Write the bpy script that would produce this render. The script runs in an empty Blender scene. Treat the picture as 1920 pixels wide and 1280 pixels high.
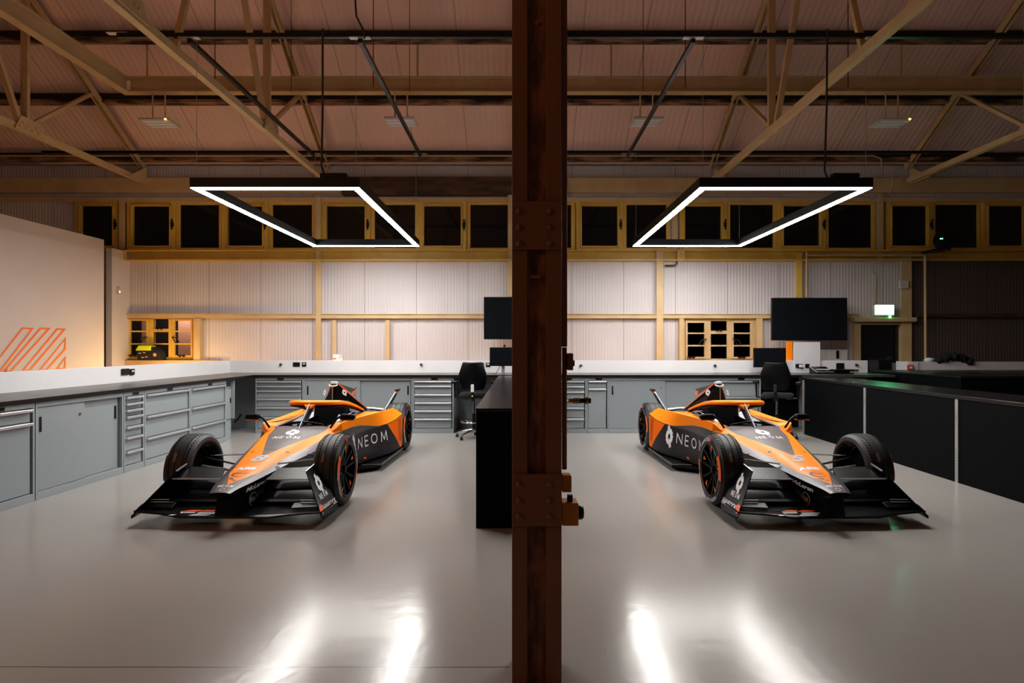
import bpy, bmesh, math, random
from mathutils import Vector, Matrix
from mathutils.bvhtree import BVHTree
random.seed(4)
C = bpy.context.scene.collection
PI = math.pi
F = 1108.0; CX = 975.0; CY = 646.0; H = 1.5
def wx(px, D): return (px-CX)/F*D          # metres across at distance D
def wz(py, D): return H-(py-CY)/F*D        # metres up at distance D
DW = 11.4     # distance of the back wall
DB = 10.8     # distance of the back dado panel

# ------------------------------------------------------------ materials
def new_mat(name):
    m = bpy.data.materials.new(name); m.use_nodes = True
    nt = m.node_tree; b = nt.nodes['Principled BSDF']
    return m, nt, b
def paint(name, col, rough=0.4, metal=0.0, coat=0.0, emit=None, es=0.0, spec=0.5):
    m, nt, b = new_mat(name)
    b.inputs['Base Color'].default_value = (*col, 1)
    b.inputs['Roughness'].default_value = rough
    b.inputs['Metallic'].default_value = metal
    b.inputs['Coat Weight'].default_value = coat
    b.inputs['Coat Roughness'].default_value = 0.05
    b.inputs['Specular IOR Level'].default_value = spec
    if emit:
        b.inputs['Emission Color'].default_value = (*emit, 1)
        b.inputs['Emission Strength'].default_value = es
    return m
def N(nt, t, **kw):
    n = nt.nodes.new(t)
    for k, v in kw.items(): setattr(n, k, v)
    return n
def mottled(name, c1, c2, scale, rough=0.6, lo=0.4, hi=0.6, detail=6, bump=0.0, metal=0.0, stretch=(1,1,1), bd=0.01):
    m, nt, b = new_mat(name); L = nt.links.new
    tc = N(nt, 'ShaderNodeTexCoord'); mp = N(nt, 'ShaderNodeMapping'); mp.inputs['Scale'].default_value = stretch
    no = N(nt, 'ShaderNodeTexNoise'); no.inputs['Scale'].default_value = scale; no.inputs['Detail'].default_value = detail
    cr = N(nt, 'ShaderNodeValToRGB'); cr.color_ramp.elements[0].position = lo; cr.color_ramp.elements[1].position = hi
    cr.color_ramp.elements[0].color = (*c1, 1); cr.color_ramp.elements[1].color = (*c2, 1)
    L(tc.outputs['Object'], mp.inputs['Vector']); L(mp.outputs['Vector'], no.inputs['Vector'])
    L(no.outputs['Fac'], cr.inputs['Fac']); L(cr.outputs['Color'], b.inputs['Base Color'])
    b.inputs['Roughness'].default_value = rough; b.inputs['Metallic'].default_value = metal
    if bump:
        bp = N(nt, 'ShaderNodeBump'); bp.inputs['Strength'].default_value = bump; bp.inputs['Distance'].default_value = bd
        L(no.outputs['Fac'], bp.inputs['Height']); L(bp.outputs['Normal'], b.inputs['Normal'])
    return m
def ribbed(name, col, period=0.09, rough=0.55, bump=0.5):
    m, nt, b = new_mat(name); L = nt.links.new
    tc = N(nt, 'ShaderNodeTexCoord'); sx = N(nt, 'ShaderNodeSeparateXYZ'); L(tc.outputs['Object'], sx.inputs[0])
    a = N(nt, 'ShaderNodeMath', operation='PINGPONG'); a.inputs[1].default_value = period/2; L(sx.outputs['X'], a.inputs[0])
    d = N(nt, 'ShaderNodeMath', operation='DIVIDE'); d.inputs[1].default_value = period/2; L(a.outputs[0], d.inputs[0])
    s = N(nt, 'ShaderNodeMapRange'); s.interpolation_type = 'SMOOTHSTEP'
    s.inputs['From Min'].default_value = 0.25; s.inputs['From Max'].default_value = 0.6; L(d.outputs[0], s.inputs['Value'])
    # panel joints every metre
    p = N(nt, 'ShaderNodeMath', operation='PINGPONG'); p.inputs[1].default_value = 0.5; L(sx.outputs['X'], p.inputs[0])
    pl = N(nt, 'ShaderNodeMath', operation='GREATER_THAN'); pl.inputs[1].default_value = 0.006; L(p.outputs[0], pl.inputs[0])
    h = N(nt, 'ShaderNodeMath', operation='MULTIPLY'); L(s.outputs[0], h.inputs[0]); L(pl.outputs[0], h.inputs[1])
    bp = N(nt, 'ShaderNodeBump'); bp.inputs['Strength'].default_value = bump; bp.inputs['Distance'].default_value = 0.012
    L(h.outputs[0], bp.inputs['Height']); L(bp.outputs['Normal'], b.inputs['Normal'])
    no = N(nt, 'ShaderNodeTexNoise'); no.inputs['Scale'].default_value = 0.9; L(tc.outputs['Object'], no.inputs['Vector'])
    cr = N(nt, 'ShaderNodeValToRGB'); cr.color_ramp.elements[0].position = .35; cr.color_ramp.elements[1].position = .7
    cr.color_ramp.elements[0].color = (*[c*.9 for c in col], 1); cr.color_ramp.elements[1].color = (*col, 1)
    L(no.outputs['Fac'], cr.inputs['Fac'])
    mx = N(nt, 'ShaderNodeMix', data_type='RGBA'); L(pl.outputs[0], mx.inputs['Factor'])
    mx.inputs['A'].default_value = (*[c*.45 for c in col], 1); L(cr.outputs['Color'], mx.inputs['B'])
    L(mx.outputs['Result'], b.inputs['Base Color']); b.inputs['Roughness'].default_value = rough
    return m

M = {}
M['roof'] = ribbed('roof_sheet', (.86,.60,.52), .10, .6, .35)
M['wallb'] = ribbed('wall_sheet_darkened', (.09,.065,.06), .06, .6, .4)  # darkened wall colour, stands in for the dim right end
M['wallp'] = ribbed('wall_sheet', (.60,.565,.575), .06, .5, .35)
M['cream'] = mottled('cream_steel', (.52,.36,.18), (.58,.42,.22), 3, .45)
M['ochre'] = mottled('ochre_frame', (.60,.37,.055), (.66,.43,.08), 4, .4)
M['rust'] = mottled('rusty_purlin', (.03,.014,.009), (.36,.19,.10), 6, .7, .42, .62, stretch=(.35,1,1))
M['purlin'] = paint('purlin_shaded', (.012,.012,.013), .7)  # near black: shade on the purlin webs is put into the colour
M['wood'] = mottled('dark_wood', (.035,.015,.008), (.10,.045,.025), 9, .6, .35,.65, stretch=(.3,1,1))
M['black'] = paint('black_satin', (.004,.0045,.005), .35, spec=.3)
M['blackgloss'] = paint('black_gloss', (.006,.007,.009), .12)
M['blackmatt'] = paint('black_matt', (.0025,.003,.0035), .6, spec=.05)
M['desktop'] = paint('desk_top', (.006,.006,.007), .27)
M['worktop'] = mottled('worktop_grey', (.045,.042,.04), (.055,.052,.05), 30, .3)
M['white'] = mottled('white_board', (.70,.70,.72), (.73,.73,.75), 2, .5)
M['partition'] = mottled('partition_paint', (.55,.52,.52), (.57,.54,.54), 1.5, .55)
M['orangepaint'] = paint('orange_graphic', (.85,.16,.01), .5)
M['cab'] = paint('cabinet_grey', (.27,.305,.325), .38)
M['cabd'] = paint('drawer_grey', (.25,.285,.305), .36)
M['alu'] = paint('aluminium', (.62,.64,.68), .3, .7)
M['chrome'] = paint('chrome', (.75,.76,.78), .12, 1.0)
M['steel'] = paint('galvanised', (.40,.42,.42), .4, .6)
M['clear'] = paint('clear_glass', (1,1,1), .02, spec=.5)
M['clear'].node_tree.nodes['Principled BSDF'].inputs['Transmission Weight'].default_value=1
M['clear'].node_tree.nodes['Principled BSDF'].inputs['IOR'].default_value=1.02
M['pink']=paint('pink_plaster',(.62,.40,.33),.7)
M['glass'] = paint('night_glass', (.004,.005,.006), .06, 0, 0, spec=.35)
M['led'] = paint('led_diffuser', (1,1,1), .5, emit=(1.0,.965,.92), es=38)
M['ledor'] = paint('orange_led', (1,.5,.2), .5, emit=(1.0,.42,.10), es=4)
M['exit'] = paint('exit_face', (.8,1,.9), .5, emit=(.22,1.0,.5), es=9)
M['green'] = paint('green_led', (.1,1,.3), .5, emit=(.05,1,.15), es=8)
M['amber'] = paint('amber_led', (1,.7,.1), .5, emit=(1,.7,.05), es=5)
M['blue'] = paint('blue_screen', (.5,.5,1), .5, emit=(.55,.55,1), es=1.6)
M['pillar'] = mottled('pillar_paint', (.19,.08,.036), (.25,.10,.045), 5, .5, .35,.7, bump=.4, stretch=(1,1,.25))
M['pillarrust'] = mottled('pillar_web', (.10,.035,.015), (.34,.12,.04), 22, .6, .4,.66, bump=.8, stretch=(1,1,.3))
M['yellowbox'] = paint('orange_box', (.60,.20,.015), .45)
M['brass'] = paint('brass', (.45,.25,.07), .3, .9)
M['orange'] = paint('vivid_orange', (1.0,.25,.0), .4, 0, 0, spec=.25)
M['orangem'] = paint('signal_orange', (.95,.13,.005), .4)
M['grey'] = paint('body_grey', (.12,.115,.125), .38, .6, .0)
M['carbon'] = paint('carbon_gloss', (.003,.003,.004), .3, 0, 0, spec=.15)
M['carbonm'] = paint('carbon_matt', (.002,.002,.003), .6, spec=.06)
M['tyre'] = mottled('tyre_rubber', (.006,.0065,.008), (.011,.0115,.013), 20, .5)
M['dwhite'] = paint('decal_white', (.75,.75,.77), .45)
M['dgrey'] = paint('decal_silver', (.42,.47,.55), .35)
M['dgold'] = paint('decal_gold', (.45,.28,.18), .4)
M['dteal'] = paint('decal_teal', (.0,.42,.50), .4)
M['dred'] = paint('decal_red', (.7,.03,.02), .4)
M['dblack'] = paint('decal_black', (.02,.012,.008), .5)
M['neon'] = paint('neon_yellow', (.75,.85,.02), .5)
M['chairblack'] = paint('chair_shell', (.002,.0022,.003), .4, spec=.12)
M['fabric'] = mottled('black_fabric', (.003,.003,.004), (.006,.006,.008), 60, .9)
M['lampw'] = paint('lamp_white', (.55,.50,.48), .5)
M['cable'] = paint('cable_black', (.006,.006,.007), .5)

# floor
def floor_mat():
    m, nt, b = new_mat('epoxy_floor'); L = nt.links.new
    tc = N(nt, 'ShaderNodeTexCoord')
    n1 = N(nt, 'ShaderNodeTexNoise'); n1.inputs['Scale'].default_value = .7; n1.inputs['Detail'].default_value = 8
    L(tc.outputs['Object'], n1.inputs['Vector'])
    cr = N(nt, 'ShaderNodeValToRGB'); cr.color_ramp.elements[0].position=.3; cr.color_ramp.elements[1].position=.7
    cr.color_ramp.elements[0].color=(.335,.318,.302,1); cr.color_ramp.elements[1].color=(.345,.328,.312,1)
    L(n1.outputs['Fac'], cr.inputs['Fac'])
    # small chips and a joint across the floor
    vo = N(nt, 'ShaderNodeTexVoronoi'); vo.inputs['Scale'].default_value = 3.2; L(tc.outputs['Object'], vo.inputs['Vector'])
    lt = N(nt, 'ShaderNodeMath', operation='LESS_THAN'); lt.inputs[1].default_value=.012; L(vo.outputs['Distance'], lt.inputs[0])
    mx = N(nt, 'ShaderNodeMix', data_type='RGBA'); L(lt.outputs[0], mx.inputs['Factor']); L(cr.outputs['Color'], mx.inputs['A'])
    mx.inputs['B'].default_value=(.12,.09,.07,1)
    sx = N(nt, 'ShaderNodeSeparateXYZ'); L(tc.outputs['Object'], sx.inputs[0])
    n2 = N(nt, 'ShaderNodeTexNoise'); n2.inputs['Scale'].default_value=1.5; L(tc.outputs['Object'], n2.inputs['Vector'])
    wob = N(nt, 'ShaderNodeMath', operation='MULTIPLY_ADD'); wob.inputs[1].default_value=.02; L(n2.outputs['Fac'], wob.inputs[0]); L(sx.outputs['Y'], wob.inputs[2])
    j = N(nt, 'ShaderNodeMath', operation='COMPARE'); j.inputs[1].default_value=2.76; j.inputs[2].default_value=.0035; L(wob.outputs[0], j.inputs[0])
    lx = N(nt, 'ShaderNodeMath', operation='LESS_THAN'); lx.inputs[1].default_value=-.05; L(sx.outputs['X'], lx.inputs[0])
    jm = N(nt, 'ShaderNodeMath', operation='MULTIPLY'); L(j.outputs[0], jm.inputs[0]); L(lx.outputs[0], jm.inputs[1])
    mx2 = N(nt, 'ShaderNodeMix', data_type='RGBA'); L(jm.outputs[0], mx2.inputs['Factor']); L(mx.outputs['Result'], mx2.inputs['A'])
    mx2.inputs['B'].default_value=(.08,.06,.05,1)
    L(mx2.outputs['Result'], b.inputs['Base Color'])
    n3 = N(nt, 'ShaderNodeTexNoise'); n3.inputs['Scale'].default_value=2; n3.inputs['Detail'].default_value=2; L(tc.outputs['Object'], n3.inputs['Vector'])
    mr = N(nt, 'ShaderNodeMapRange'); mr.inputs['To Min'].default_value=.16; mr.inputs['To Max'].default_value=.21
    L(n3.outputs['Fac'], mr.inputs['Value']); L(mr.outputs[0], b.inputs['Roughness'])
    n4 = N(nt, 'ShaderNodeTexNoise'); n4.inputs['Scale'].default_value=14; n4.inputs['Detail'].default_value=3; L(tc.outputs['Object'], n4.inputs['Vector'])
    bp = N(nt, 'ShaderNodeBump'); bp.inputs['Strength'].default_value=.22; bp.inputs['Distance'].default_value=.004
    L(n4.outputs['Fac'], bp.inputs['Height']); L(bp.outputs['Normal'], b.inputs['Normal'])
    return m
M['floor'] = floor_mat()

def fcurve(nt, pts):      # piecewise linear function of y in [-1, 4]
    f = N(nt, 'ShaderNodeFloatCurve'); c = f.mapping.curves[0]
    q = [((y+1)/5, v) for y, v in pts]
    while len(c.points) < len(q): c.points.new(.5, .5)
    for p, (a, v) in zip(c.points, q): p.location = (a, v); p.handle_type = 'VECTOR'
    f.mapping.update(); return f
def livery():
    m, nt, b = new_mat('livery_top'); L = nt.links.new
    tc = N(nt, 'ShaderNodeTexCoord'); sx = N(nt, 'ShaderNodeSeparateXYZ'); L(tc.outputs['Object'], sx.inputs[0])
    ab = N(nt, 'ShaderNodeMath', operation='ABSOLUTE'); L(sx.outputs['X'], ab.inputs[0])
    u = N(nt, 'ShaderNodeMath', operation='MULTIPLY_ADD'); u.inputs[1].default_value=.2; u.inputs[2].default_value=.2; L(sx.outputs['Y'], u.inputs[0])
    fo = fcurve(nt, [(-1,0),(-.74,0),(-.45,.13),(-.1,.22),(.5,.5),(4,1)])
    fi = fcurve(nt, [(-1,0),(-.12,0),(.3,.15),(.62,.26),(.9,.30),(1.5,.315),(2.0,.36),(2.3,.46),(2.52,.48),(2.54,1),(4,1)])
    for f in (fo, fi): L(u.outputs[0], f.inputs['Value'])
    a = N(nt, 'ShaderNodeMath', operation='LESS_THAN'); L(ab.outputs[0], a.inputs[0]); L(fo.outputs[0], a.inputs[1])
    c = N(nt, 'ShaderNodeMath', operation='GREATER_THAN'); L(ab.outputs[0], c.inputs[0]); L(fi.outputs[0], c.inputs[1])
    mk = N(nt, 'ShaderNodeMath', operation='MULTIPLY'); L(a.outputs[0], mk.inputs[0]); L(c.outputs[0], mk.inputs[1])
    mx = N(nt, 'ShaderNodeMix', data_type='RGBA'); L(mk.outputs[0], mx.inputs['Factor'])
    mx.inputs['A'].default_value=(.115,.10,.105,1); mx.inputs['B'].default_value=(1.0,.25,.0,1)
    L(mx.outputs['Result'], b.inputs['Base Color'])
    b.inputs['Roughness'].default_value=.42; b.inputs['Coat Weight'].default_value=.05; b.inputs['Coat Roughness'].default_value=.2; b.inputs['Specular IOR Level'].default_value=.22
    return m
def livery_side():
    m, nt, b = new_mat('livery_side'); L = nt.links.new
    tc = N(nt, 'ShaderNodeTexCoord'); sx = N(nt, 'ShaderNodeSeparateXYZ'); L(tc.outputs['Object'], sx.inputs[0])
    # orange vented tail block behind a slanting line
    u = N(nt, 'ShaderNodeMath', operation='MULTIPLY_ADD'); u.inputs[1].default_value=.95; L(sx.outputs['Z'], u.inputs[0]); L(sx.outputs['Y'], u.inputs[2])
    g = N(nt, 'ShaderNodeMath', operation='GREATER_THAN'); g.inputs[1].default_value=2.53; L(u.outputs[0], g.inputs[0])
    l = N(nt, 'ShaderNodeMath', operation='LESS_THAN'); l.inputs[1].default_value=2.52; L(sx.outputs['Y'], l.inputs[0])
    mk = N(nt, 'ShaderNodeMath', operation='MULTIPLY'); L(g.outputs[0], mk.inputs[0]); L(l.outputs[0], mk.inputs[1])
    fr = N(nt, 'ShaderNodeMath', operation='GREATER_THAN'); fr.inputs[1].default_value=1.2; L(sx.outputs['Y'], fr.inputs[0])
    m1 = N(nt, 'ShaderNodeMix', data_type='RGBA'); L(fr.outputs[0], m1.inputs['Factor'])
    m1.inputs['A'].default_value=(.003,.003,.004,1); m1.inputs['B'].default_value=(.026,.022,.025,1)
    mx = N(nt, 'ShaderNodeMix', data_type='RGBA'); L(mk.outputs[0], mx.inputs['Factor']); L(m1.outputs['Result'], mx.inputs['A'])
    mx.inputs['B'].default_value=(1.0,.16,.003,1)
    L(mx.outputs['Result'], b.inputs['Base Color']); b.inputs['Roughness'].default_value=.35; b.inputs['Specular IOR Level'].default_value=.25
    return m
M['livery'] = livery(); M['liveryside'] = livery_side()

# ------------------------------------------------------------ builders
def mk_obj(name, me, parent=None):
    o = bpy.data.objects.new(name, me); C.objects.link(o)
    if parent: o.parent = parent
    return o
def empty(name, loc=(0,0,0), rz=0):
    o = bpy.data.objects.new(name, None); C.objects.link(o); o.location = loc; o.rotation_euler = (0,0,rz)
    o.empty_display_size = .2; return o
def tag(o, label=None, cat=None, group=None, kind=None):
    if label: o['label'] = label
    if cat: o['category'] = cat
    if group: o['group'] = group
    if kind: o['kind'] = kind
    return o
class MB:
    def __init__(s): s.v=[]; s.f=[]; s.m=[]
    def add(s, vs, fs, mi=0):
        b=len(s.v); s.v += [tuple(v) for v in vs]; s.f += [tuple(b+i for i in f) for f in fs]; s.m += [mi]*len(fs); return s
    def box(s, x0,x1,y0,y1,z0,z1, mi=0):
        return s.add([(x0,y0,z0),(x1,y0,z0),(x1,y1,z0),(x0,y1,z0),(x0,y0,z1),(x1,y0,z1),(x1,y1,z1),(x0,y1,z1)],
            [(0,3,2,1),(4,5,6,7),(0,1,5,4),(1,2,6,5),(2,3,7,6),(3,0,4,7)], mi)
    def beam(s, a, b, w, h, up=(0,0,1), mi=0):
        a=Vector(a); b=Vector(b); d=(b-a).normalized(); up=Vector(up)
        if abs(d.dot(up))>.98: up=Vector((0,1,0))
        r=d.cross(up).normalized(); u=r.cross(d).normalized()
        vs=[]
        for p in (a,b):
            for i,j in ((-1,-1),(1,-1),(1,1),(-1,1)): vs.append(p+r*i*w/2+u*j*h/2)
        return s.add(vs, [(0,1,2,3),(7,6,5,4),(0,4,5,1),(1,5,6,2),(2,6,7,3),(3,7,4,0)], mi)
    def tube(s, pts, r, n=8, mi=0, cap=True, flat=1.0):
        pts=[Vector(p) for p in pts]; rings=[]; pu=None
        for i,p in enumerate(pts):
            d=(pts[min(i+1,len(pts)-1)]-pts[max(i-1,0)]).normalized()
            if pu is None:
                pu = Vector((0,0,1)) if abs(d.z)<.9 else Vector((0,1,0))
            rr=d.cross(pu).normalized(); u=rr.cross(d).normalized(); pu=u
            rad=r[i] if isinstance(r,(list,tuple)) else r
            rings.append([p+rr*math.cos(2*PI*k/n)*rad+u*math.sin(2*PI*k/n)*rad*flat for k in range(n)])
        vs=[v for R in rings for v in R]; fs=[]
        for i in range(len(rings)-1):
            for k in range(n): fs.append((i*n+k, i*n+(k+1)%n, (i+1)*n+(k+1)%n, (i+1)*n+k))
        if cap: fs.append(tuple(range(n-1,-1,-1))); fs.append(tuple((len(rings)-1)*n+k for k in range(n)))
        return s.add(vs, fs, mi)
    def lathe(s, prof, c, axis='x', n=32, mi=0, closed=False):   # prof: (along, radius)
        vs=[]; c=Vector(c)
        for a,r in prof:
            for k in range(n):
                t=2*PI*k/n; p,q=r*math.cos(t), r*math.sin(t)
                vs.append(c+Vector({'x':(a,p,q),'y':(p,a,q),'z':(p,q,a)}[axis]))
        fs=[]; m=len(prof)
        for i in range(m if closed else m-1):
            j=(i+1)%m
            for k in range(n): fs.append((i*n+k, i*n+(k+1)%n, j*n+(k+1)%n, j*n+k))
        return s.add(vs, fs, mi)
    def disc(s, c, r, axis='y', n=20, mi=0):
        c=Vector(c); vs=[]
        for k in range(n):
            t=2*PI*k/n; p,q=r*math.cos(t), r*math.sin(t)
            vs.append(c+Vector({'x':(0,p,q),'y':(p,0,q),'z':(p,q,0)}[axis]))
        return s.add(vs,[tuple(range(n))],mi)
    def slab(s, poly, off, mi=0):       # polygon (3D points) thickened by vector off
        n=len(poly); off=Vector(off); a=[Vector(p) for p in poly]; b=[p+off for p in a]
        fs=[tuple(range(n-1,-1,-1)), tuple(range(n,2*n))]+[(i,(i+1)%n,n+(i+1)%n,n+i) for i in range(n)]
        return s.add(a+b, fs, mi)
    def build(s, name, mat, parent=None, bevel=0, smooth=None, fixn=True):
        me=bpy.data.meshes.new(name); me.from_pydata(s.v,[],s.f)
        for mm in (mat if isinstance(mat,(list,tuple)) else [mat]): me.materials.append(M[mm] if isinstance(mm,str) else mm)
        me.polygons.foreach_set('material_index', s.m)
        bm=bmesh.new(); bm.from_mesh(me)
        if fixn: bmesh.ops.recalc_face_normals(bm, faces=bm.faces)
        bm.to_mesh(me); bm.free()
        if smooth is not None:
            me.shade_smooth(); me.set_sharp_from_angle(angle=math.radians(smooth))
        o=mk_obj(name, me, parent)
        if bevel:
            b=o.modifiers.new('bevel','BEVEL'); b.width=bevel; b.segments=2; b.limit_method='ANGLE'; b.angle_limit=math.radians(40)
        return o
def text_mesh(txt, size, fn, name, mat, parent, shear=0, bold=0, cuts=0, align='LEFT', xs=1.0, spacing=1.0, fit=None):
    cu=bpy.data.curves.new(name,'FONT'); cu.body=txt; cu.size=size; cu.shear=shear; cu.offset=bold; cu.align_x=align; cu.resolution_u=3
    cu.space_character=spacing
    o=bpy.data.objects.new('tmp',cu); C.objects.link(o)
    dg=bpy.context.evaluated_depsgraph_get(); me=bpy.data.meshes.new_from_object(o.evaluated_get(dg))
    bpy.data.objects.remove(o); bpy.data.curves.remove(cu); me.name=name
    if cuts:
        bm=bmesh.new(); bm.from_mesh(me); bmesh.ops.subdivide_edges(bm, edges=bm.edges, cuts=cuts); bm.to_mesh(me); bm.free()
    if fit:
        a_=min(v.co.x for v in me.vertices); b2_=max(v.co.x for v in me.vertices)
        for v in me.vertices: v.co.x=(v.co.x-a_)*fit/(b2_-a_)
    for v in me.vertices: v.co = fn(v.co.x*xs, v.co.y)
    me.materials.clear(); me.materials.append(M[mat])
    return mk_obj(name, me, parent)
def flat(o, u, v):          # (u,v) -> point on a plane
    o=Vector(o); u=Vector(u).normalized(); v=Vector(v).normalized()
    return lambda a,b: o+u*a+v*b
def shape(polys, fn, name, mat, parent, cuts=0):   # list of 2D polygons mapped by fn
    me=bpy.data.meshes.new(name); vs=[]; fs=[]
    for p in polys: fs.append(tuple(range(len(vs),len(vs)+len(p)))); vs+=[(a,b,0) for a,b in p]
    me.from_pydata(vs,[],fs)
    bm=bmesh.new(); bm.from_mesh(me); bmesh.ops.triangulate(bm, faces=bm.faces)
    if cuts: bmesh.ops.subdivide_edges(bm, edges=bm.edges, cuts=cuts)
    bm.to_mesh(me); bm.free()
    for v in me.vertices: v.co=fn(v.co.x, v.co.y)
    me.materials.append(M[mat]); return mk_obj(name, me, parent)
def ring_polys(ro, ri, n=24):
    out=[]
    for k in range(n):
        a,b=2*PI*k/n, 2*PI*(k+1)/n
        out.append([(ro*math.cos(a),ro*math.sin(a)),(ro*math.cos(b),ro*math.sin(b)),(ri*math.cos(b),ri*math.sin(b)),(ri*math.cos(a),ri*math.sin(a))])
    return out
def emblem(R):      # blocky six-lobed ring with two tabs
    out=[]; n=6
    for k in range(n):
        a=2*PI*k/n+.3; b=a+2*PI/n; m=(a+b)/2
        P=lambda r,t:(r*math.cos(t)*.86, r*math.sin(t))
        out.append([P(R*.80,a),P(R*.98,a+.18),P(R*.98,b-.18),P(R*.80,b),P(R*.34,b),P(R*.34,a)])
    for t in (1.9,1.9+PI):
        c,s=math.cos(t),math.sin(t)
        q=[(R*.8,-.28*R),(R*1.28,-.28*R),(R*1.18,.0),(R*1.28,.24*R),(R*.8,.26*R)]
        out.append([((x*c-y*s)*.9,x*s+y*c) for x,y in q])
    return out
def neom(height, width, th=.13, gap=.55):   # thin block capitals as polygons; each stroke one quad
    out=[]; lw=[.75,.55,.95,.95]; x=0; tot=sum(lw)+gap*3; k=width/tot
    def st(x0,y0,x1,y1):
        d=Vector((x1-x0,y1-y0)).normalized(); n=Vector((-d.y,d.x))*th/2*height
        e_=d*th*.25*height
        out.append([(x0-n.x-e_.x,y0-n.y-e_.y),(x1-n.x+e_.x,y1-n.y+e_.y),(x1+n.x+e_.x,y1+n.y+e_.y),(x0+n.x-e_.x,y0+n.y-e_.y)])
    h=height
    w_=lw[0]*k; st(x,0,x,h); st(x,h,x+w_,0); st(x+w_,0,x+w_,h); x+=w_+gap*k
    w_=lw[1]*k; st(x,0,x,h); [st(x,q,x+w_*(1 if q!=h/2 else .9),q) for q in (0,h/2,h)]; x+=w_+gap*k
    w_=lw[2]*k; cx=x+w_/2
    for i in range(20):
        a,b=2*PI*i/20,2*PI*(i+1)/20; ro,ri=(w_/2,h/2+th*h*.2),(w_/2-th*h,h/2-th*h*.8)
        out.append([(cx+ro[0]*math.cos(a),h/2+ro[1]*math.sin(a)),(cx+ro[0]*math.cos(b),h/2+ro[1]*math.sin(b)),(cx+ri[0]*math.cos(b),h/2+ri[1]*math.sin(b)),(cx+ri[0]*math.cos(a),h/2+ri[1]*math.sin(a))])
    x+=w_+gap*k
    w_=lw[3]*k; st(x,0,x+w_*.08,h); st(x+w_*.08,h,x+w_*.5,h*.15); st(x+w_*.5,h*.15,x+w_*.92,h); st(x+w_*.92,h,x+w_,0)
    return out
def copy_tree(o, parent=None):
    c=o.copy(); C.objects.link(c)
    if parent: c.parent=parent
    for ch in list(o.children): copy_tree(ch, c)
    return c

# ------------------------------------------------------------ setting
S = dict(kind='structure')
tag(MB().box(-14,14,-4,12,-.1,0).build('floor','floor'), **S)
DOORX0, DOORX1 = wx(1608,DW), wx(1688,DW)
# lower windows openings: (x0,x1,z0,z1)
LW = (wx(236,DW), wx(370,DW), 0, wz(592,DW))
RW = (wx(1278,DW), wx(1424,DW), wx(678,DW), wx(596,DW))
zh0, zh1 = wz(472,DW), wz(377,DW)     # high window band
w = MB(); T=.12
def wall_strip(x0,x1,z0,z1): w.box(x0,x1,DW,DW+T,z0,z1)
Zr = wz(334,DW)
wall_strip(-14,LW[0],0,zh0); wall_strip(LW[0],LW[1],0,wz(673,DW)); wall_strip(LW[0],LW[1],LW[3],zh0)
wall_strip(LW[1],RW[0],0,zh0); wall_strip(RW[0],RW[1],0,wz(677,DW)); wall_strip(RW[0],RW[1],RW[3],zh0)
wall_strip(RW[1],DOORX0,0,zh0); wall_strip(DOORX0,DOORX1,wz(607,DW),zh0); wall_strip(DOORX1,wx(1703,DW),0,zh0)
tag(MB().box(wx(1703,DW),14,DW,DW+T,0,zh0).build('wall_back_darkened','wallb'), **S)  # dim right end of the wall put into a darker colour
tag(w.build('wall_back','wallp'), **S)
tag(MB().box(-14,14,DW,DW+T,zh1,4.95).build('wall_back_upper','wallp'), **S)
tag(MB().box(-14.1,-14,-4,12,0,9).build('wall_left','partition'), **S)
tag(MB().box(14,14.1,-4,12,0,9).build('wall_right','partition'), **S)
# roof: slope over the camera's view, ridge behind, second slope
def Lr(D): return 5.0+.65*(11.2-D)
roofo=.2
def rz(D): return Lr(D)+roofo
r = MB()
r.slab([(-14,11.9,rz(11.9)),(14,11.9,rz(11.9)),(14,3.5,rz(3.5)),(-14,3.5,rz(3.5))],(0,0,.08))
r.slab([(-14,3.5,rz(3.5)),(14,3.5,rz(3.5)),(14,-4,rz(3.5)-.65*7.5),(-14,-4,rz(3.5)-.65*7.5)],(0,0,.08))
tag(r.build('ceiling','roof'), **S)
# eaves and rails on the wall
tag(MB().box(-11,-3.4,DW-.10,DW,wz(363,DW),wz(336,DW)).box(.9,11,DW-.10,DW,wz(363,DW),wz(336,DW)).build('trim_1','cream'), **S)
tag(MB().box(-3.4,.9,DW-.14,DW,wz(368,DW),wz(335,DW)).build('trim_2','wood'), **S)
tag(MB().box(-11,11,DW-.09,DW,wz(380,DW),wz(372,DW)).build('trim_3','cream'), **S)
b = MB().box(-7.7,11,DW-.16,DW,wz(473,DW),wz(470.5,DW)).box(-7.7,11,DW-.03,DW,wz(489,DW),wz(472,DW)).box(-7.7,11,DW-.16,DW,wz(490.5,DW),wz(488,DW))
tag(b.build('trim_4','ochre'), **S)
b = MB().box(-7.6,6.45,DW-.10,DW,wz(597,DW),wz(589,DW)).box(-7.6,6.45,DW-.12,DW,wz(590,DW),wz(588.5,DW)); tag(b.build('trim_5','cream'), **S)
tag(MB().box(7.6,11,DW-.10,DW,wz(595,DW),wz(588,DW)).build('trim_6','wood'), **S)  # rail given the dark wood colour to imitate the dimness at the right
tag(MB().box(-7.65,-3.7-2.05,DW-.16,DW-.0,wz(690,DW),wz(675,DW)).build('trim_7','cream'), **S)
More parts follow.
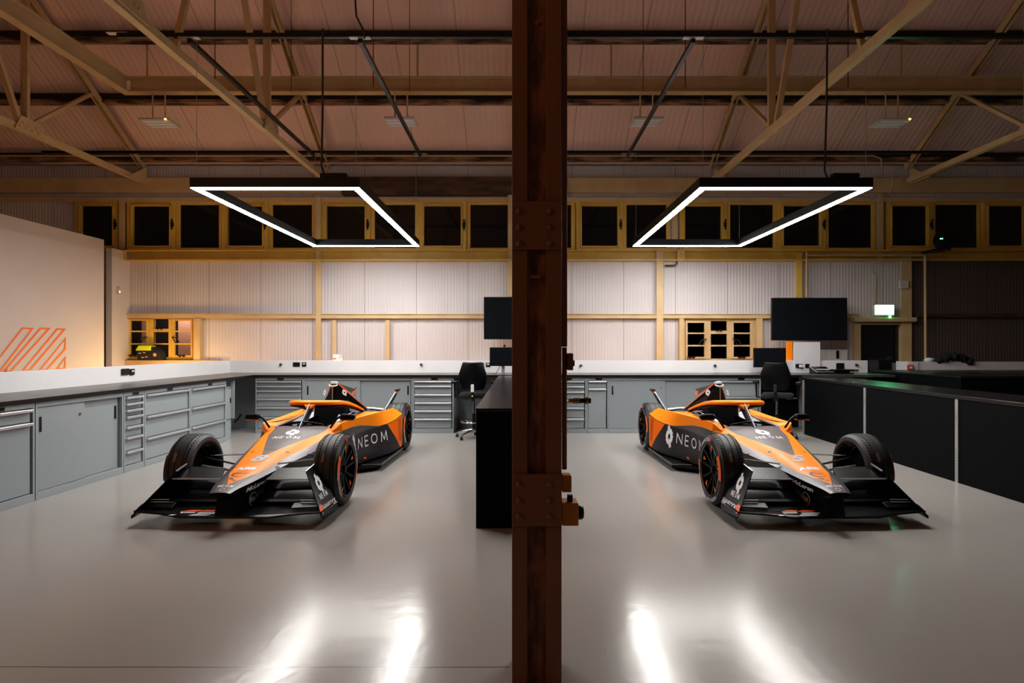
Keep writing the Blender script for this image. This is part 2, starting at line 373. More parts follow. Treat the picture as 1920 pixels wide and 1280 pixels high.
# high windows
def high_window(i, a, bq, opening, mat='ochre'):
    x0,x1=wx(a,DW),wx(bq,DW); e=empty('window_%d'%i,(x0,DW,zh0)); tag(e,**S)
    W=x1-x0; Hh=zh1-zh0; t=.075
    f=MB(); yo=-.07 if opening else -.03
    f.box(0,t,yo,.06,0,Hh).box(W-t,W,yo,.06,0,Hh).box(t,W-t,yo,.06,0,t).box(t,W-t,yo,.06,Hh-t,Hh)
    if opening:
        f.box(t,t+.03,yo-.02,.0,t,Hh-t).box(W-t-.03,W-t,yo-.02,0,t,Hh-t).box(t,W-t,yo-.02,0,t,t+.03).box(t,W-t,yo-.02,0,Hh-t-.03,Hh-t)
    f.build('window_frame',mat,e,bevel=.006)
    MB().box(t,W-t,.0,.012,t,Hh-t).build('window_pane','glass',e)
    if opening: MB().box(W-.055,W-.03,yo-.045,yo-.02,Hh*.42,Hh*.62).box(W-.07,W-.02,yo-.03,yo-.0,Hh*.48,Hh*.56).build('window_handle','black',e,bevel=.005)
edges = [(146,226,1),(242,332,1),(332,419,0),(419,505,1),(505,593,0),(604,696,1),(696,786,0),(786,875,1),(875,962,0),
         (990,1078,0),(1080,1167,1),(1167,1256,0),(1272,1361,1),(1361,1456,0),(1456,1545,1),(1545,1640,0),(1658,1745,1),(1745,1838,0),(1838,1925,1),(1925,2010,0)]
for i,(a,bq,op) in enumerate(edges): high_window(i+1,a,bq,op)
# solid piers between the high windows' frames
pm = MB()
for a,bq in ((226,242),(593,604),(962,990),(1256,1272),(1640,1658),(1078,1080)): pm.box(wx(a,DW)+.001,wx(bq,DW)-.001,DW,DW+T,zh0,zh1)
pm.box(-14,wx(146,DW),DW,DW+T,zh0,zh1).box(wx(2010,DW),14,DW,DW+T,zh0,zh1)
tag(pm.build('wall_back_piers','wallp'), **S)
# low casement windows
def low_window(i, x0,x1,z0,z1,mat,pane='glass'):
    e=empty('window_%d'%i,(x0,DW,z0)); tag(e,**S); W=x1-x0; Hh=z1-z0
    t=.05; f=MB(); c=[0,W*.355,W*.645,W]
    f.box(0,W,-.02,.06,0,t).box(0,W,-.02,.06,Hh-t,Hh).box(0,t,-.02,.06,t,Hh-t).box(W-t,W,-.02,.06,t,Hh-t)
    f.box(c[1]-.045,c[1]+.045,-.03,.06,t,Hh-t).box(c[2]-.045,c[2]+.045,-.03,.06,t,Hh-t)
    r1,r2=t+(Hh-2*t)*.345,t+(Hh-2*t)*.675
    for k in range(3):
        a=c[k]+(t if k==0 else .045); b_=c[k+1]-(t if k==2 else .045)
        g=.035
        f.box(a,b_,-.04,.05,r1-.014,r1+.014).box(a,b_,-.04,.05,r2-.014,r2+(.05 if k==1 else .014))
        if k!=1: f.box(a,a+g,-.045,.02,t,Hh-t).box(b_-g,b_,-.045,.02,t,Hh-t).box(a+g,b_-g,-.045,.02,t,t+g).box(a+g,b_-g,-.045,.02,Hh-t-g,Hh-t)
    f.build('window_frame',mat,e,bevel=.004)
    MB().box(t,W-t,.0,.012,t,Hh-t).build('window_pane',pane,e)
    for xx,d in ((c[1]-.06,-1),(c[2]+.06,1)):
        MB().tube([(xx,-.05,Hh*.52),(xx,-.09,Hh*.52),(xx+d*.09,-.10,Hh*.50),(xx+d*.14,-.10,Hh*.40)],.010).tube([(xx,-.09,Hh*.52),(xx+d*.07,-.1,Hh*.40)],.008).build('window_handle','black',e)
    for xx in (W*.12,W*.5,W*.82):
        zz=t+.03 if xx!=W*.5 else r2+.06
        MB().box(xx-.09,xx+.06,-.06,-.045,zz-.012,zz+.012).box(xx-.05,xx-.03,-.07,-.045,zz-.03,zz).box(xx+.02,xx+.04,-.07,-.045,zz-.03,zz).build('window_stay','black',e)
low_window(21, wx(238,DW),wx(368,DW),wz(674,DW),wz(593,DW),'ochre','clear')
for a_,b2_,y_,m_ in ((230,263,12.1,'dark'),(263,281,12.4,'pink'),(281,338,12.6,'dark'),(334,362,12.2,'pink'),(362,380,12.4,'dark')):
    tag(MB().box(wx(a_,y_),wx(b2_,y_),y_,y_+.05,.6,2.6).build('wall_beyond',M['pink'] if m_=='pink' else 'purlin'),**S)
tag(MB().box(-9,-5.6,DW+T,12.7,.5,.6).build('floor_beyond','pink'),**S)
tag(MB().box(-9,-5.6,DW+T,12.7,2.6,2.7).build('ceiling_beyond','pink'),**S)
point_beyond=True
low_window(22, wx(1280,DW),wx(1414,DW),wz(677,DW),wz(597,DW),'cream')
MBj=MB().box(wx(228,DW),wx(238,DW)-.002,DW-.14,DW-.0,wz(675,DW),wz(597.5,DW)).box(wx(369,DW),wx(381,DW),DW-.12,DW,wz(675,DW),wz(597.5,DW)); tag(MBj.build('trim_8','cream'),**S)
MBj=MB().box(wx(1271,DW),wx(1279,DW),DW-.12,DW,wz(678,DW),wz(597.5,DW)).box(wx(1415,DW),wx(1425,DW),DW-.12,DW,wz(678,DW),wz(597.5,DW)); tag(MBj.build('trim_9','cream'),**S)
# door with frame
e=empty('door_1',(DOORX0,DW,0)); tag(e,**S); W=DOORX1-DOORX0; HD=wz(607,DW)
MB().box(.02,W-.02,.02,.07,0,HD-.02).build('door_leaf','blackgloss',e)
MB().box(W-.14,W-.1,-.03,.02,1.0,1.15).build('door_handle','steel',e)
f=MB().box(-.10,.02,-.08,.1,0,HD+.06).box(W-.02,W+.10,-.08,.1,0,HD+.06).box(.02,W-.02,-.08,.1,HD-.02,HD+.06); f.build('door_frame','cream',e,bevel=.006)
tag(MB().box(wx(1592,DW),wx(1706,DW),DW-.22,DW,wz(604,DW),wz(595.5,DW)).build('trim_10','cream',bevel=.02),**S)
# partitions on the left
XP=-7.3
p=MB().slab([(XP,2.0,0),(XP,wx(0,1) and 1108*7.3/780,0),(XP,1108*7.3/780,3.34),(XP,2.0,3.34)],(-.12,0,0))
tag(p.build('wall_partition','partition'),**S)
tag(MB().box(-7.63,-7.52,10.89,DW-.01,0,3.28).build('wall_partition_return','partition'),**S)
tag(MB().box(wx(1703,10.8),wx(1722,10.8),10.8,DW-.25,0,wz(678,10.8)).build('wall_stub','white'),**S)
tag(MB().box(wx(1723,10.8),12,10.82,10.94,0,wz(678,10.8)).build('wall_low','white'),**S)
# posts fixed to the wall
def post(px, w_, y0, y1, mat, lab, x_off=0, flange=True):
    x=wx(px,DW-.1); z0,z1=wz(y1,DW-.1),wz(y0,DW-.1); b=MB()
    b.box(x-w_/2,x+w_/2,DW-.115,DW-.10,z0,z1)
    b.box(x-.02,x+.01,DW-.10,DW-.02,z0,z1)
    o=b.build('wall_post',mat,bevel=.003); tag(o,lab,'post')
zz=H-(H-0)*0
post(229,.11,370,490,'cream','cream steel wall post at the left end of the high windows')
post(597,.10,368,700,'cream','cream steel wall post behind the left car, standing below the left truss')
post(957,.10,340,556,'cream','cream steel post just left of the central pillar, high on the wall')
post(1237,.13,470,700,'cream','cream steel wall post left of the right casement window')
post(1265,.10,368,470,'cream','short cream steel post between high windows behind the right light')
post(1498,.12,474,560,'ochre','cream steel wall post rising behind the large screen')
post(1650,.12,366,490,'cream','cream steel post between high windows above the exit sign')
post(1699,.20,472,700,'cream','wide cream steel post right of the dark door')
post(627,.075,600,700,'cream','thin cream stud right of the wall post behind the left car')
post(727,.075,600,700,'cream','thin cream stud above the grey sliding cupboard, near the pillar')
# cleat plates
for px,lab in ((241,'cream bolted cleat plate at the left end of the window beam'),(1272,'cream bolted cleat plate on the beam below the right light')):
    e=empty('cleat_plate',(wx(px,DW),DW-.2,wz(490,DW))); tag(e,lab,'bracket')
    MB().box(-.07,.07,0,.035,0,.19).build('plate','ochre',e,bevel=.004)
    for zq in (.05,.13): MB().lathe([(-.02,0),(-.02,.016),(.0,.018)],(0,.0,zq),'y',8).build('bolt','cream',e)

# ------------------------------------------------------------ roof steel
def truss(X, lab, D0=3.6):
    e=empty('roof_truss',(X,11.2,4.6)); tag(e,lab,'truss','steel roof trusses')
    o=Vector((X,11.2,4.6))
    def P(D,z,dx=0): return Vector((X+dx,D,z))-o
    # bottom chord: angle section
    MB().beam(P(11.25,4.62),P(D0,4.62),.085,.09).build('bottom_chord','cream',e)
    MB().beam(P(11.30,Lr(11.30)-.06,-.04),P(D0,Lr(D0)-.06,-.04),.012,.11).beam(P(11.30,Lr(11.30)-.01,0),P(D0,Lr(D0)-.01,0),.09,.012).beam(P(11.30,Lr(11.30)-.06,.035),P(D0,Lr(D0)-.06,.035),.012,.11).build('rafter','cream',e)
    MB().beam(P(8.6,4.6),P(8.6,Lr(8.6)-.05),.10,.05).build('post','cream',e)
    MB().beam(P(8.55,4.62),P(9.95,Lr(9.95)-.08),.06,.05).build('strut','cream',e)
    MB().beam(P(8.5,4.62,.02),P(7.2,Lr(7.2)-.08,.02),.07,.06).build('diagonal','cream',e)
    MB().beam(P(6.3,4.62),P(7.2,Lr(7.2)-.08),.06,.05).build('strut','cream',e)
    g=MB().slab([P(8.35,4.56,.056),P(8.9,4.56,.056),P(8.8,4.78,.056),P(8.45,4.78,.056)],(.012,0,0))
    for k in range(8):
        c=P(8.42+.055*k,4.62+(.06 if k%2 else 0),.07); g.lathe([(0,.018),(.015,.014),(.018,0)],c,'x',8)
    g.build('gusset','cream',e,smooth=40)
    g=MB().slab([P(5.15,4.60,.056),P(5.75,4.60,.056),P(5.6,4.95,.056),P(5.2,4.98,.056)],(.012,0,0))
    for k in range(12):
        c=P(5.25+.07*(k%6),4.68+.1*(k//6),.07); g.lathe([(0,.018),(.015,.014),(.018,0)],c,'x',8)
    g.build('gusset','cream',e,smooth=40)
    MB().beam(P(5.4,4.7),P(6.2,Lr(6.2)-.08),.06,.05).build('diagonal','cream',e)
    MB().beam(P(5.3,4.7),P(4.9,Lr(4.9)-.08),.06,.05).build('diagonal','cream',e)
    g=MB().slab([P(10.75,4.56,.056),P(11.3,4.56,.056),P(11.3,4.9,.056)],(.012,0,0)); g.build('gusset','cream',e)
truss(-7.2,'steel roof truss at the far left, over the striped partition')
truss(-3.68,'steel roof truss above the left car')
truss(-.02,'steel roof truss hidden behind the central pillar')
truss(3.66,'steel roof truss above the right car')
truss(7.4,'steel roof truss at the far right in the dark')
for D,lab in ((9.285,'dark roof purlin nearest the camera at the top of the frame'),(10.2,'dark rusty roof purlin just behind the tie beam'),(11.22,'dark rusty roof purlin lowest down, next to the eaves')):
    e=empty('purlin',(0,D,Lr(D))); tag(e,lab,'purlin','roof purlins')
    hh=.17 if D<11 else .14
    MB().box(-13.9,13.9,-.03,.0,.012,hh+.005).build('web','purlin',e)
    MB().box(-13.9,13.9,-.07,.06,-.002,.012).box(-13.9,13.9,-.085,-.07,-.002,.05).build('flange','rust',e)
# tie beam with a corner turning towards the camera
D=9.5; zb=wz(175,D)
e=empty('tie_beam',(0,D,zb)); tag(e,'cream steel I-beam spanning the roof with a bend at the left','beam')
XL=-6.26
MB().box(XL,13.5,-.07,.07,0,.018).box(XL,13.5,-.006,.006,.018,.235).box(XL,13.5,-.07,.07,.235,.25).build('long_beam','cream',e)
MB().box(XL-.14,XL,-5.5,.07,0,.018).box(XL-.076,XL-.064,-5.5,.0,.018,.235).box(XL-.14,XL,-5.5,.07,.235,.25).build('return_beam','cream',e)
for px,lab in ((276,'slim tie rod from beam to roof, far left'),(783,'slim tie rod from beam to roof, left of the pillar'),(1146,'slim tie rod from beam to roof, right of the pillar'),(1690,'slim tie rod from beam to roof, far right')):
    x=wx(px,D); tag(MB().tube([(x,D,zb+.25),(x,D,rz(D)+.02)],.016,6).build('tie_rod','cream'),lab,'rod')
# slim pipe conduit along the eaves
tag(MB().tube([(-10,11.05,wz(292,11.05)),(6.6,11.05,wz(292,11.05)),(6.75,11.05,wz(297,11.05)),(6.8,11.1,wz(312,11.05))],.014,6).build('conduit_pipe','cream'),'thin pipe running along the lowest purlin','pipe')
tag(MB().tube([(-9,11.12,wz(306,11.12)),(9,11.12,wz(306,11.12))],.014,6).build('conduit_pipe','cream'),'thin pipe running just below the lowest purlin','pipe')
tag(MB().tube([(wx(1505,DW),DW-.15,wz(474,DW)),(wx(1505,DW),DW-.15,wz(558,DW))],.018,8).build('conduit_pipe','cream'),'pale pipe dropping behind the large screen','pipe')
tag(MB().tube([(wx(1505,DW),DW-.2,wz(481,DW)),(wx(1718,DW),DW-.2,wz(481,DW)),(wx(1721,DW),DW-.2,wz(484,DW)),(wx(1722,DW),DW-.2,wz(678,DW))],.022,8).build('conduit_pipe','cream'),'pale pipe along the beam and down beside the dark door','pipe')
tag(MB().tube([(wx(1244,DW),DW-.12,wz(499,DW)),(wx(1262,DW),DW-.12,wz(499,DW)),(wx(1266,DW),DW-.12,wz(496,DW)),(wx(1266,DW),DW-.12,wz(488,DW))],.014,8).build('conduit_pipe','rust'),'short bent brown pipe under the window beam','pipe')
tag(MB().tube([(wx(1662,DW),DW-.1,wz(365,DW)),(wx(1667,DW),DW-.1,wz(350,DW)),(wx(1667,DW),DW-.1,wz(328,DW))],.012,6).build('conduit_pipe','cream'),'thin kinked cable rising above the exit sign post','cable')
# LED support grid (dark channel)
zg=4.75
def chan(a,b,lab,cat='rail',group='dark support rails'):
    A=Vector(a);Bv=Vector(b); e=empty('support_rail',A); tag(e,lab,cat,group)
    MB().beam((0,0,0),Bv-A,.045,.045).build('channel','black',e)
    k=MB()
    for t in (0.0,1.0):
        p_=(Bv-A)*t; k.box(p_.x-.11,p_.x+.11,p_.y-.03,p_.y+.03,p_.z+.022,p_.z+.03)
    k.build('fixing_plate','steel',e)
Dg0=1108*(zg-H)/(646-76); Dg1=1108*(zg-H)/(646-291)
def gx(px,py): return (px-975)/(646-py)*(zg-H)
chan((-4.3,Dg0,zg+.05),(5.6,Dg0,zg+.05),'long dark rail across the roof, nearer to the camera')
chan((-8.2,Dg1,zg+.05),(8.0,Dg1,zg+.05),'long dark rail across the roof, near the back wall')
for px,lab in ((355,'dark rail over the outer side of the left light'),(675,'dark rail over the inner side of the left light'),(1300,'dark rail over the inner side of the right light'),(1640,'dark rail over the outer side of the right light')):
    x=gx(px,76); chan((x,Dg0,zg),(x,Dg1,zg),lab)

# ------------------------------------------------------------ square LED lights
ZL=3.15
def led_frame(x0,x1,lab):
    y0,y1=6.22,9.94
    e=empty('pendant_light',((x0+x1)/2,(y0+y1)/2,ZL)); tag(e,lab,'light')
    hx,hy=(x1-x0)/2,(y1-y0)/2; wv=.085
    MB().box(-hx,hx,-hy,-hy+wv,.006,.11).box(-hx,hx,hy-wv,hy,.006,.11).box(-hx,-hx+wv,-hy+wv,hy-wv,.006,.11).box(hx-wv,hx,-hy+wv,hy-wv,.006,.11).build('housing','black',e,bevel=.003)
    i=.008
    MB().box(-hx+i,hx-i,-hy+i,-hy+wv-i,-.002,.006).box(-hx+i,hx-i,hy-wv+i,hy-i,-.002,.006).box(-hx+i,-hx+wv-i,-hy+wv-i,hy-wv+i,-.002,.006).box(hx-wv+i,hx-i,-hy+wv-i,hy-wv+i,-.002,.006).build('diffuser','led',e)
    MB().box(hx-.42,hx-.14,-hy+.0,-hy+.085,.11,.16).build('driver_box','black',e,bevel=.01)
    for sx in (-1,1):
        for sy in (-1,1):
            MB().tube([(sx*(hx-.05),sy*(hy-.05),.11),(sx*(hx-.05),sy*(hy-.05),zg-ZL-.02)],.003,4).build('suspension_wire','steel',e)
    return e
led_frame(-3.48,-1.69,'rectangular pendant light frame glowing white over the left car')
led_frame(1.89,3.72,'rectangular pendant light frame glowing white over the right car')
def cable(pts,lab,r=.012): tag(MB().tube(pts,r,6).build('power_cable','cable'),lab,'cable')
cable([(wx(605,6.2),6.2,zg+.06),(wx(605,6.35),6.35,wz(200,6.35)),(wx(603,6.35),6.35,wz(310,6.35)),(wx(609,6.3),6.3,wz(333,6.3)),(wx(622,6.27),6.27,wz(337,6.27))],'black power cable hanging down to the left light')
cable([(wx(1551,6.2),6.2,zg+.06),(wx(1550,6.35),6.35,wz(200,6.35)),(wx(1546,6.35),6.35,wz(320,6.35)),(wx(1552,6.3),6.3,wz(335,6.3)),(wx(1560,6.27),6.27,wz(338,6.27))],'black power cable hanging down to the right light')
for px,lab in ((403,'thin black hanger rod above the left end of the roof rail'),(700,'thin black hanger rod left of the central pillar'),(1285,'thin black hanger rod right of the central pillar'),(1590,'thin black hanger rod above the right light')):
    x=wx(px,7.5); tag(MB().tube([(x,7.5,zg+.02),(x,7.5,rz(7.5))],.006,5).build('hanger_rod','cable'),lab,'rod')
cable([(wx(655,6.2),6.2,rz(6.2)),(wx(661,6.2),6.2,5.6),(wx(668,6.2),6.2,wz(30,6.2)),(wx(681,6.2),6.2,wz(56,6.2)),(wx(684,6.2),6.2,wz(72,6.2))],'curved black cable falling onto the roof rail',.01)
for px,lab in ((546,'thin grey wire left of the left light'),(768,'thin grey wire beside the second emergency lamp'),(1206,'thin grey wire beside the third emergency lamp')):
    x=wx(px,7.6); tag(MB().tube([(x,7.6,zg),(x,7.6,rz(7.6))],.004,4).build('hanger_wire','cable'),lab,'wire')

# emergency lamps under the tie beam
def emlamp(px,py,tilt,lab,amber):
    D=9.5; x=wx(px,D); z=wz(py,D); e=empty('hanging_lamp',(x,D,z)); tag(e,lab,'lamp','small hanging lamps')
    b=MB(); W2=.24
    q=[(-W2,-.15,0),(W2,-.15,0),(W2,.22,.0),(-W2,.22,0)]
    b.slab(q,(0,0,.035)); b.build('lamp_body','lampw',e,bevel=.006)
    t=MB()
    for k in range(3): t.box(-W2+.03,W2-.03,-.12+k*.11,-.06+k*.11,-.012,0)
    t.build('lens','white',e)
    if amber: MB().box(W2-.06,W2-.035,-.155,-.14,.0,.02).build('indicator','amber',e)
    for xx in (-.1,.1):
        MB().tube([(xx,0,.06),(xx,0,zb-z)],.012,6).build('hanger_rod','cream',e)
        MB().box(xx-.05,xx+.05,-.02,.02,.04,.065).build('hanger_clip','black',e)
    e.rotation_euler=(0,0,0)
for px,py,lab,a in ((298,231,'small white lamp hanging under the beam, leftmost',1),(752,229,'small white lamp hanging under the beam, just left of the pillar',0),(1212,229,'small white lamp hanging under the beam, just right of the pillar',0),(1672,231,'small white lamp hanging under the beam, rightmost',1)):
    emlamp(px,py,0,lab,a)

# ------------------------------------------------------------ central pillar
PD=2.6; px0,px1=wx(960,PD),wx(1053,PD); pc=(px0+px1)/2; pw=px1-px0
e=empty('steel_pillar',(pc,PD,0)); tag(e,'riveted rust-orange steel pillar in the middle of the room','pillar')
HP=9.5
b=MB()
b.box(-pw/2,-pw/2+.068,.0,.012,0,HP).box(pw/2-.068,pw/2,0,.012,0,HP)       # front flanges
b.box(-pw/2,-pw/2+.068,.20,.212,0,HP).box(pw/2-.068,pw/2,.20,.212,0,HP)
b.box(-pw/2+.056,-pw/2+.068,.012,.20,0,HP).box(pw/2-.068,pw/2-.056,.012,.20,0,HP)
b.build('channel','pillar',e,bevel=.002)
MB().box(-pw/2+.068,pw/2-.068,.022,.20,0,HP).build('web','pillarrust',e)
for y0,y1 in ((468,378),(985,888)):
    z0,z1=wz(y0,PD),wz(y1,PD)
    g=MB().box(-pw/2,pw/2,-.012,0,z0,z1).build('splice_plate','pillar',e,bevel=.002)
    rows=(397,427,457) if y0<600 else (906,936,966)
    for ry in rows:
        for rx in (973,1030):
            MB().lathe([(0,.014),(-.006,.0135),(-.012,.009),(-.015,0)],(wx(rx,PD)-pc,-.012,wz(ry,PD)),'y',14).build('rivet','pillar',g,smooth=60)
MB().lathe([(0,.012),(-.01,.01),(-.014,0)],(wx(1008,PD)-pc,0.02,wz(40,PD)),'y',10).build('bolt','pillar',e)
MB().box(wx(996,PD)-pc,wx(1015,PD)-pc,.0,.022,wz(522,PD),wz(515,PD)).build('lug','pillar',e,bevel=.003)
# vertical conduit beside the pillar
xk=wx(1058.5,PD+.06)
tag(MB().box(xk-.0125,xk+.0115,PD+.05,PD+.09,wz(650,2.66),HP).build('cable_trunking','pillar',bevel=.002),'rust-orange cable trunking running up the right side of the pillar','trunking')
tag(MB().tube([(xk,PD+.07,wz(880,2.66)),(xk,PD+.07,wz(651,2.66))],.0115,12).build('conduit_pipe','pillar',smooth=50),'rust-orange conduit between the boxes on the pillar','pipe')
def pbox(name,x0,x1,y0,y1,mat,lab,cat,d=.06,yo=0.03):
    DD=PD+yo; X0,X1=wx(x0,DD),wx(x1,DD); Z0,Z1=wz(y1,DD),wz(y0,DD)
    e=empty(name,((X0+X1)/2,DD,Z0)); tag(e,lab,cat); W=(X1-X0)/2
    MB().box(-W,W,0,d,0,Z1-Z0).build('housing',mat,e,bevel=.004); return e,W,Z1-Z0
e,W,Hh=pbox('switch_box',1064,1075,662,694,'pillar','dark box on the right side of the pillar at bench height','box')
MB().lathe([(0,.013),(.008,.013),(.009,0)],(W,.03,Hh*.4),'x',16).build('knob','black',e,smooth=50)
e,W,Hh=pbox('junction_box',1054,1072,891,923,'yellowbox','small orange junction box on the pillar above the isolator','box',.06)
e,W,Hh=pbox('isolator_switch',1054,1085,943,986,'yellowbox','larger orange isolator box with a black round knob low on the pillar','switch',.09,.02)
MB().lathe([(0,.032),(.018,.032),(.026,.026),(.029,0)],(W,.045,Hh*.48),'x',20).build('knob','black',e,smooth=50)
MB().box(-.012,.012,.02,.04,Hh,Hh+.03).build('gland','black',e)
DD=PD+.06
e=empty('air_line_coupling',(wx(1066,DD),DD,wz(751,DD))); tag(e,'brass air-line coupling sticking out of the pillar','coupling')
MB().tube([(0,0,0),(.02,0,0),(.021,0,0),(.05,0,0)],[.010,.010,.013,.013],10).build('hose_tail','brass',e,smooth=40)
MB().tube([(.05,0,0),(.07,0,0),(.071,0,0),(.10,0,0)],[.011,.011,.014,.012],10).build('socket','black',e,smooth=40)
MB().lathe([(.078,.017),(.088,.017)],(0,0,0),'x',12).build('collar','brass',e)

# ------------------------------------------------------------ cabinets
def handle(mb,x0,x1,zt): # projecting channel handle along the top edge of a drawer
    mb.box(x0,x1,-.026,0.0,zt-.032,zt-.004)
def cabinet(kind, W, fronts, label, loc, rz_=0, name='drawer_cabinet', cat='cabinet', depth=.68, Hc=.945):
    e=empty(name,loc,rz_); tag(e,label,cat,'grey workshop cabinets')
    b=MB(); t=.022
    b.box(0,t,0,depth,0,Hc).box(W-t,W,0,depth,0,Hc).box(t,W-t,0,depth,.0,.075).box(t,W-t,0,depth,Hc-.05,Hc).box(t,W-t,depth-.02,depth,.075,Hc-.05).box(t,W-t,.10,.11,.075,Hc-.05)
    b.build('carcass','cab',e,bevel=.002)
    z1=Hc-.055; z0=.08
    if kind!='sliding':
        mid=W/2+.02
        MB().box(mid-.055,mid+.055,-.006,0,Hc-.042,Hc-.012).build('label_holder','blackgloss',e)
    if kind=='drawers':
        tot=sum(fronts); z=z1
        for f_ in fronts:
            h=(z1-z0)*f_/tot
            d=MB().box(t+.006,W-t-.02,.012,.09,z-h+.004,z-.004).build('drawer','cabd',e,bevel=.002)
            hb=MB(); handle(hb,t+.006,W-t-.014,z); hb.build('handle','alu',d,bevel=.006)
            z-=h
    elif kind=='drawer_door':
        hs=[.16,.84]; z=z1
        for i,f_ in enumerate(hs):
            h=(z1-z0)*f_
            d=MB().box(t+.006,W-t-.02,.012,.09,z-h+.004,z-.004).build('drawer' if i==0 else 'door','cabd',e,bevel=.002)
            hb=MB(); handle(hb,t+.006,W-t-.014,z); hb.build('handle','alu',d,bevel=.006)
            z-=h
    elif kind=='sliding':
        xm=W*.5
        a=MB().box(t,xm+.03,.012,.03,z0,z1).build('door','cabd',e,bevel=.002)
        MB().box(t+.03,t+.055,.004,.013,z1-.24,z1-.09).build('handle','blackgloss',a,bevel=.004)
        MB().lathe([(0,.012),(-.012,.012),(-.013,0)],(xm-.04,.012,z1-.12),'y',12).build('lock','brass',a)
        a=MB().box(xm-.03,W-t-.02,.04,.058,z0,z1).build('door','cabd',e,bevel=.002)
        MB().box(W-t-.075,W-t-.05,.030,.041,z1-.24,z1-.09).build('handle','blackgloss',a,bevel=.004)
    return e
def back(x0,x1): X0,X1=wx(x0,10.02),wx(x1,10.02); return (X0,10.02,0), X1-X0-.004
specs=[('drawers',479,569.5,[60,60,105,110,130,150],'grey six-drawer cabinet against the back wall at the far left corner'),
 ('sliding',569.5,774,None,'grey sliding-door cupboard behind the left car'),
 ('drawers',774,851,[60,105,100,100,100,125],'grey six-drawer cabinet beside the left office chair'),
 ('drawers',1028,1100,[62,67,100,95,135,125],'grey multi-drawer cabinet partly hidden by the pillar'),
 ('drawer_door',1100,1141.5,None,'narrow grey cabinet with one drawer over a tall door'),
 ('sliding',1141.5,1348,None,'grey sliding-door cupboard behind the right car'),
 ('drawers',1348,1427,[1,1,1],'grey three-drawer cabinet beside the right office chair')]
for k,a,b_,fr,lab in specs:
    loc,W=back(a,b_); cabinet(k,W,fr,lab,loc)
# left bench frame: direction slightly turned
SL=.03; ang=PI/2-math.atan(SL)
def LB(D): return (-4.67+SL*(D-5.3), D, 0)
def leftspec(x0,x1):
    f=lambda px: (-4.67-SL*5.3)/((px-975)/1108.0-SL)   # D where the front line crosses the image column
    return f(x0),f(x1)
for k,a,b_,fr,lab in [('drawer_door',-90,66,None,'grey cabinet at the left edge of the frame, drawer over door'),
   ('sliding',67,232,None,'wide grey sliding-door cupboard along the left wall'),
   ('drawers',232.5,271,[60,60,60,95,95,130,130],'narrow grey seven-drawer cabinet along the left wall'),
   ('drawers',271.5,357,[1,1,1],'nearer of two wide grey three-drawer cabinets along the left wall'),
   ('drawers',357.5,424,[1,1,1],'farther of two wide grey three-drawer cabinets along the left wall')]:
    D0,D1=leftspec(a,b_); L_=math.hypot(D1-D0,(D1-D0)*SL)
    cabinet(k,L_-.004,fr,lab,LB(D0),ang)
D0,D1=leftspec(424.5,440); x,y,_=LB(D0)
e=empty('end_panel_cabinet',(x,y,0),ang); tag(e,'narrow grey end cupboard at the corner of the left bench','cabinet','grey workshop cabinets')
MB().box(0,D1-D0,.06,.68,0,.84).build('carcass','cab',e,bevel=.002); MB().box(.02,D1-D0-.03,.045,.06,.33,.80).build('door','cabd',e,bevel=.002)
MB().box(D1-D0-.02,D1-D0,.0,.06,.33,.94).build('upright','cab',e); MB().box(D1-D0-.06,D1-D0-.05,.03,.045,.58,.66).build('handle','black',e)
# corner knee-space back panel and diagonal kick
tag(MB().box(-5.2,-4.53,10.72,10.74,0,.93).build('corner_panel','cab'),'grey panel closing the corner under the benches','panel')
tag(MB().box(wx(851,10.6),wx(1020,10.6),10.72,10.74,.0,.93).build('knee_panel','cab'),'grey panel under the worktop behind the left chair','panel')
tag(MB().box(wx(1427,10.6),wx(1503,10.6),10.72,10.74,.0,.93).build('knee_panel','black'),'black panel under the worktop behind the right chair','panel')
tag(MB().tube([(wx(440,10.3),10.3,wz(791,10.3)),(wx(446,10.3),10.3,wz(786,10.3)),(wx(452,10.3),10.3,wz(776,10.3))],.018,8).build('hose_end','black'),'short black hose end in the corner under the bench','hose')
# worktops
e=empty('worktop',(0,10.4,.95)); tag(e,'long dark worktop along the back wall','worktop')
MB().box(-5.3,6.35,-.41,.40,.0,.04).build('top','worktop',e,bevel=.003)
MB().box(-4.55,4.76,-.416,-.4105,-.004,.036).build('front_edge','black',e)
x0,y0,_=LB(2.5); x1,y1,_=LB(9.98)
e=empty('worktop',(x0,y0,.95),ang); tag(e,'long dark worktop along the left wall','worktop'); Lw=math.hypot(x1-x0,y1-y0)
MB().box(0,Lw,-.02,.80,0,.04).build('top','worktop',e,bevel=.003)
MB().box(0,Lw,-.024,-.02,-.006,.036).build('front_edge','black',e)
# dado boards above the worktops
tag(MB().box(wx(424,DB),wx(1627,DB),DB,DB+.03,.0,wz(675.5,DB)).build('dado_board','white',bevel=.002),'long white board above the back worktop','board')  # unseen lower part, down to the floor, added to block light leaking under the worktop
e=empty('dado_board',(x0,y0,.99),ang); tag(e,'long white board above the left worktop','board')
MB().box(0,Lw+.86,.805,.835,-.99,wz(675.5,DB)-.99).build('panel','white',e,bevel=.002)  # also extended to the floor, out of sight, to stop the light leak
